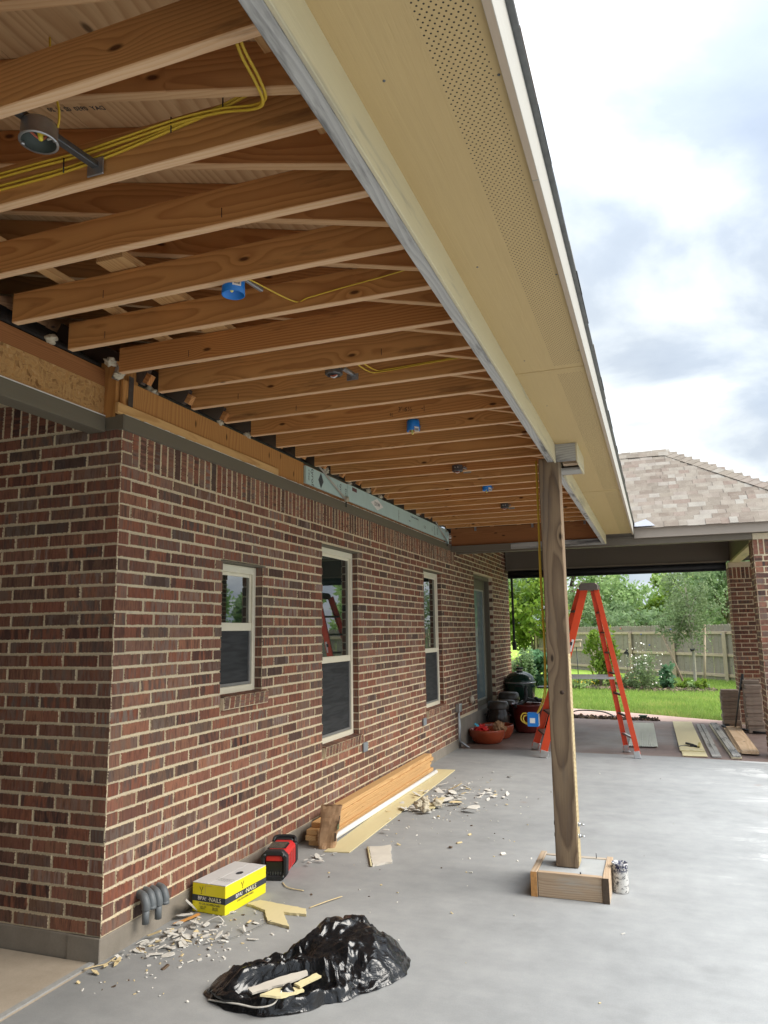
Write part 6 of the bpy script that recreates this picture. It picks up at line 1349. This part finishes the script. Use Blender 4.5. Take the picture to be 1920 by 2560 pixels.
for i in range(16):
    x = -3.0+i*.27+random.uniform(-.1, .1); y = 23.2-.40*(x+2)+random.uniform(-.3, .3)
    plant('ground_plant', 'low green bedding plant in the border along the fence', 'plant', x, min(y, 23.4), random.uniform(.18, .34), random.uniform(.15, .28), random.choice((LEAF1, LEAF2, LEAFY)), 60+i, 260, .06, nclump=8)['group'] = 'low border plants'
def blob(n, c, rx, ry, seed):
    P = []
    for i in range(n): a = 2*math.pi*i/n; k = 1+.12*mnoise.noise(Vector((math.cos(a)*2, math.sin(a)*2, seed))); P.append((c[0]+rx*k*math.cos(a), c[1]+ry*k*math.sin(a)))
    return P
m = MB(); m.prism([(-4.6, 25.2), (-4.3, 22.2), (-3., 21.9), (-1.8, 22.1), (-1., 21.5), (-.2, 21.0), (.6, 20.9), (1.25, 21.5), (1.38, 22.3), (1.0, 23.6), (.0, 24.5), (-1.5, 26.6), (-3.2, 28.)], -.09, -.045); struct(m.build('mulch_bed', SOIL))
m = MB()
for i in range(900):
    x = random.uniform(-4.2, 1.3); y = 21.2+abs(random.gauss(0, .6))+(.25*max(0, -x) if x < 0 else 0); s_ = random.uniform(.02, .06)
    m.obox(Matrix.Translation((x, y, -.04+random.random()*.03)) @ Euler((random.random(), random.random(), random.random()*6)).to_matrix().to_4x4(), s_*2, s_, s_*.6, random.choice((0, 0, 1)))
stuff(m.build('mulch', [SOIL, plain('pale_chip', (.22, .16, .11), .9)]))
t = thing('bird_feeder', 'wooden box bird feeder on a thin black pole by the fence', 'bird feeder', (-2.13, 21.3, -.07)); m = MB(); m.tube([(-2.13, 21.3, -.1), (-2.15, 21.3, 1.12)], .012, 6); m.build('pole', RUBBER, t)
m = MB(); m.box(-2.29, 21.18, 1.12, -2.03, 21.42, 1.24); m.build('tray', CEDARP, t, bevel=.01); m = MB(); m.box(-2.27, 21.2, 1.24, -2.05, 21.4, 1.27); m.box(-2.32, 21.15, 1.29, -2.0, 21.45, 1.32); m.build('roof', CEDARP, t)
t = thing('garden_ornament', 'black metal bird ornament on a thin wire in front of the fence', 'ornament', (-.9, 22.6, -.07)); m = MB(); m.tube([(-.9, 22.6, -.1), (-.9, 22.6, .92)], .005, 5); m.build('wire_stake', RUBBER, t); m = MB(); m.prism([(-.09, -.02), (-.03, .03), (.02, .10), (.05, .04), (.06, -.05), (.02, -.16), (-.01, -.06)], -.012, .012, Matrix(((1, 0, 0, -.9), (0, 0, 1, 22.6), (0, 1, 0, .93), (0, 0, 0, 1)))); m.build('bird', RUBBER, t)
for i in range(9):
    x = -2.2+i*.5+random.uniform(-.15, .15); k_ = (x-FA.x)/FD.x; c = FA+FD*k_+FN*.06; mt = random.choice(('ornament_red', 'ornament_yellow', 'ornament_blue')); col = {'ornament_red': (.5, .12, .1), 'ornament_yellow': (.65, .45, .08), 'ornament_blue': (.08, .12, .35)}[mt]
    lump((c.x, c.y, random.choice((1.60, 1.55, 1.38, 1.0))), .028, 'fence_ornament', bpy.data.materials.get(mt) or plain(mt, col, .5), None, (1, .6, .9), .4, 400+i)
for o in COL.objects:
    if o.name.startswith('fence_ornament'): tag(o, 'tiny coloured butterfly ornament fixed to the picket fence', 'ornament', 'tiny ornaments on the fence')
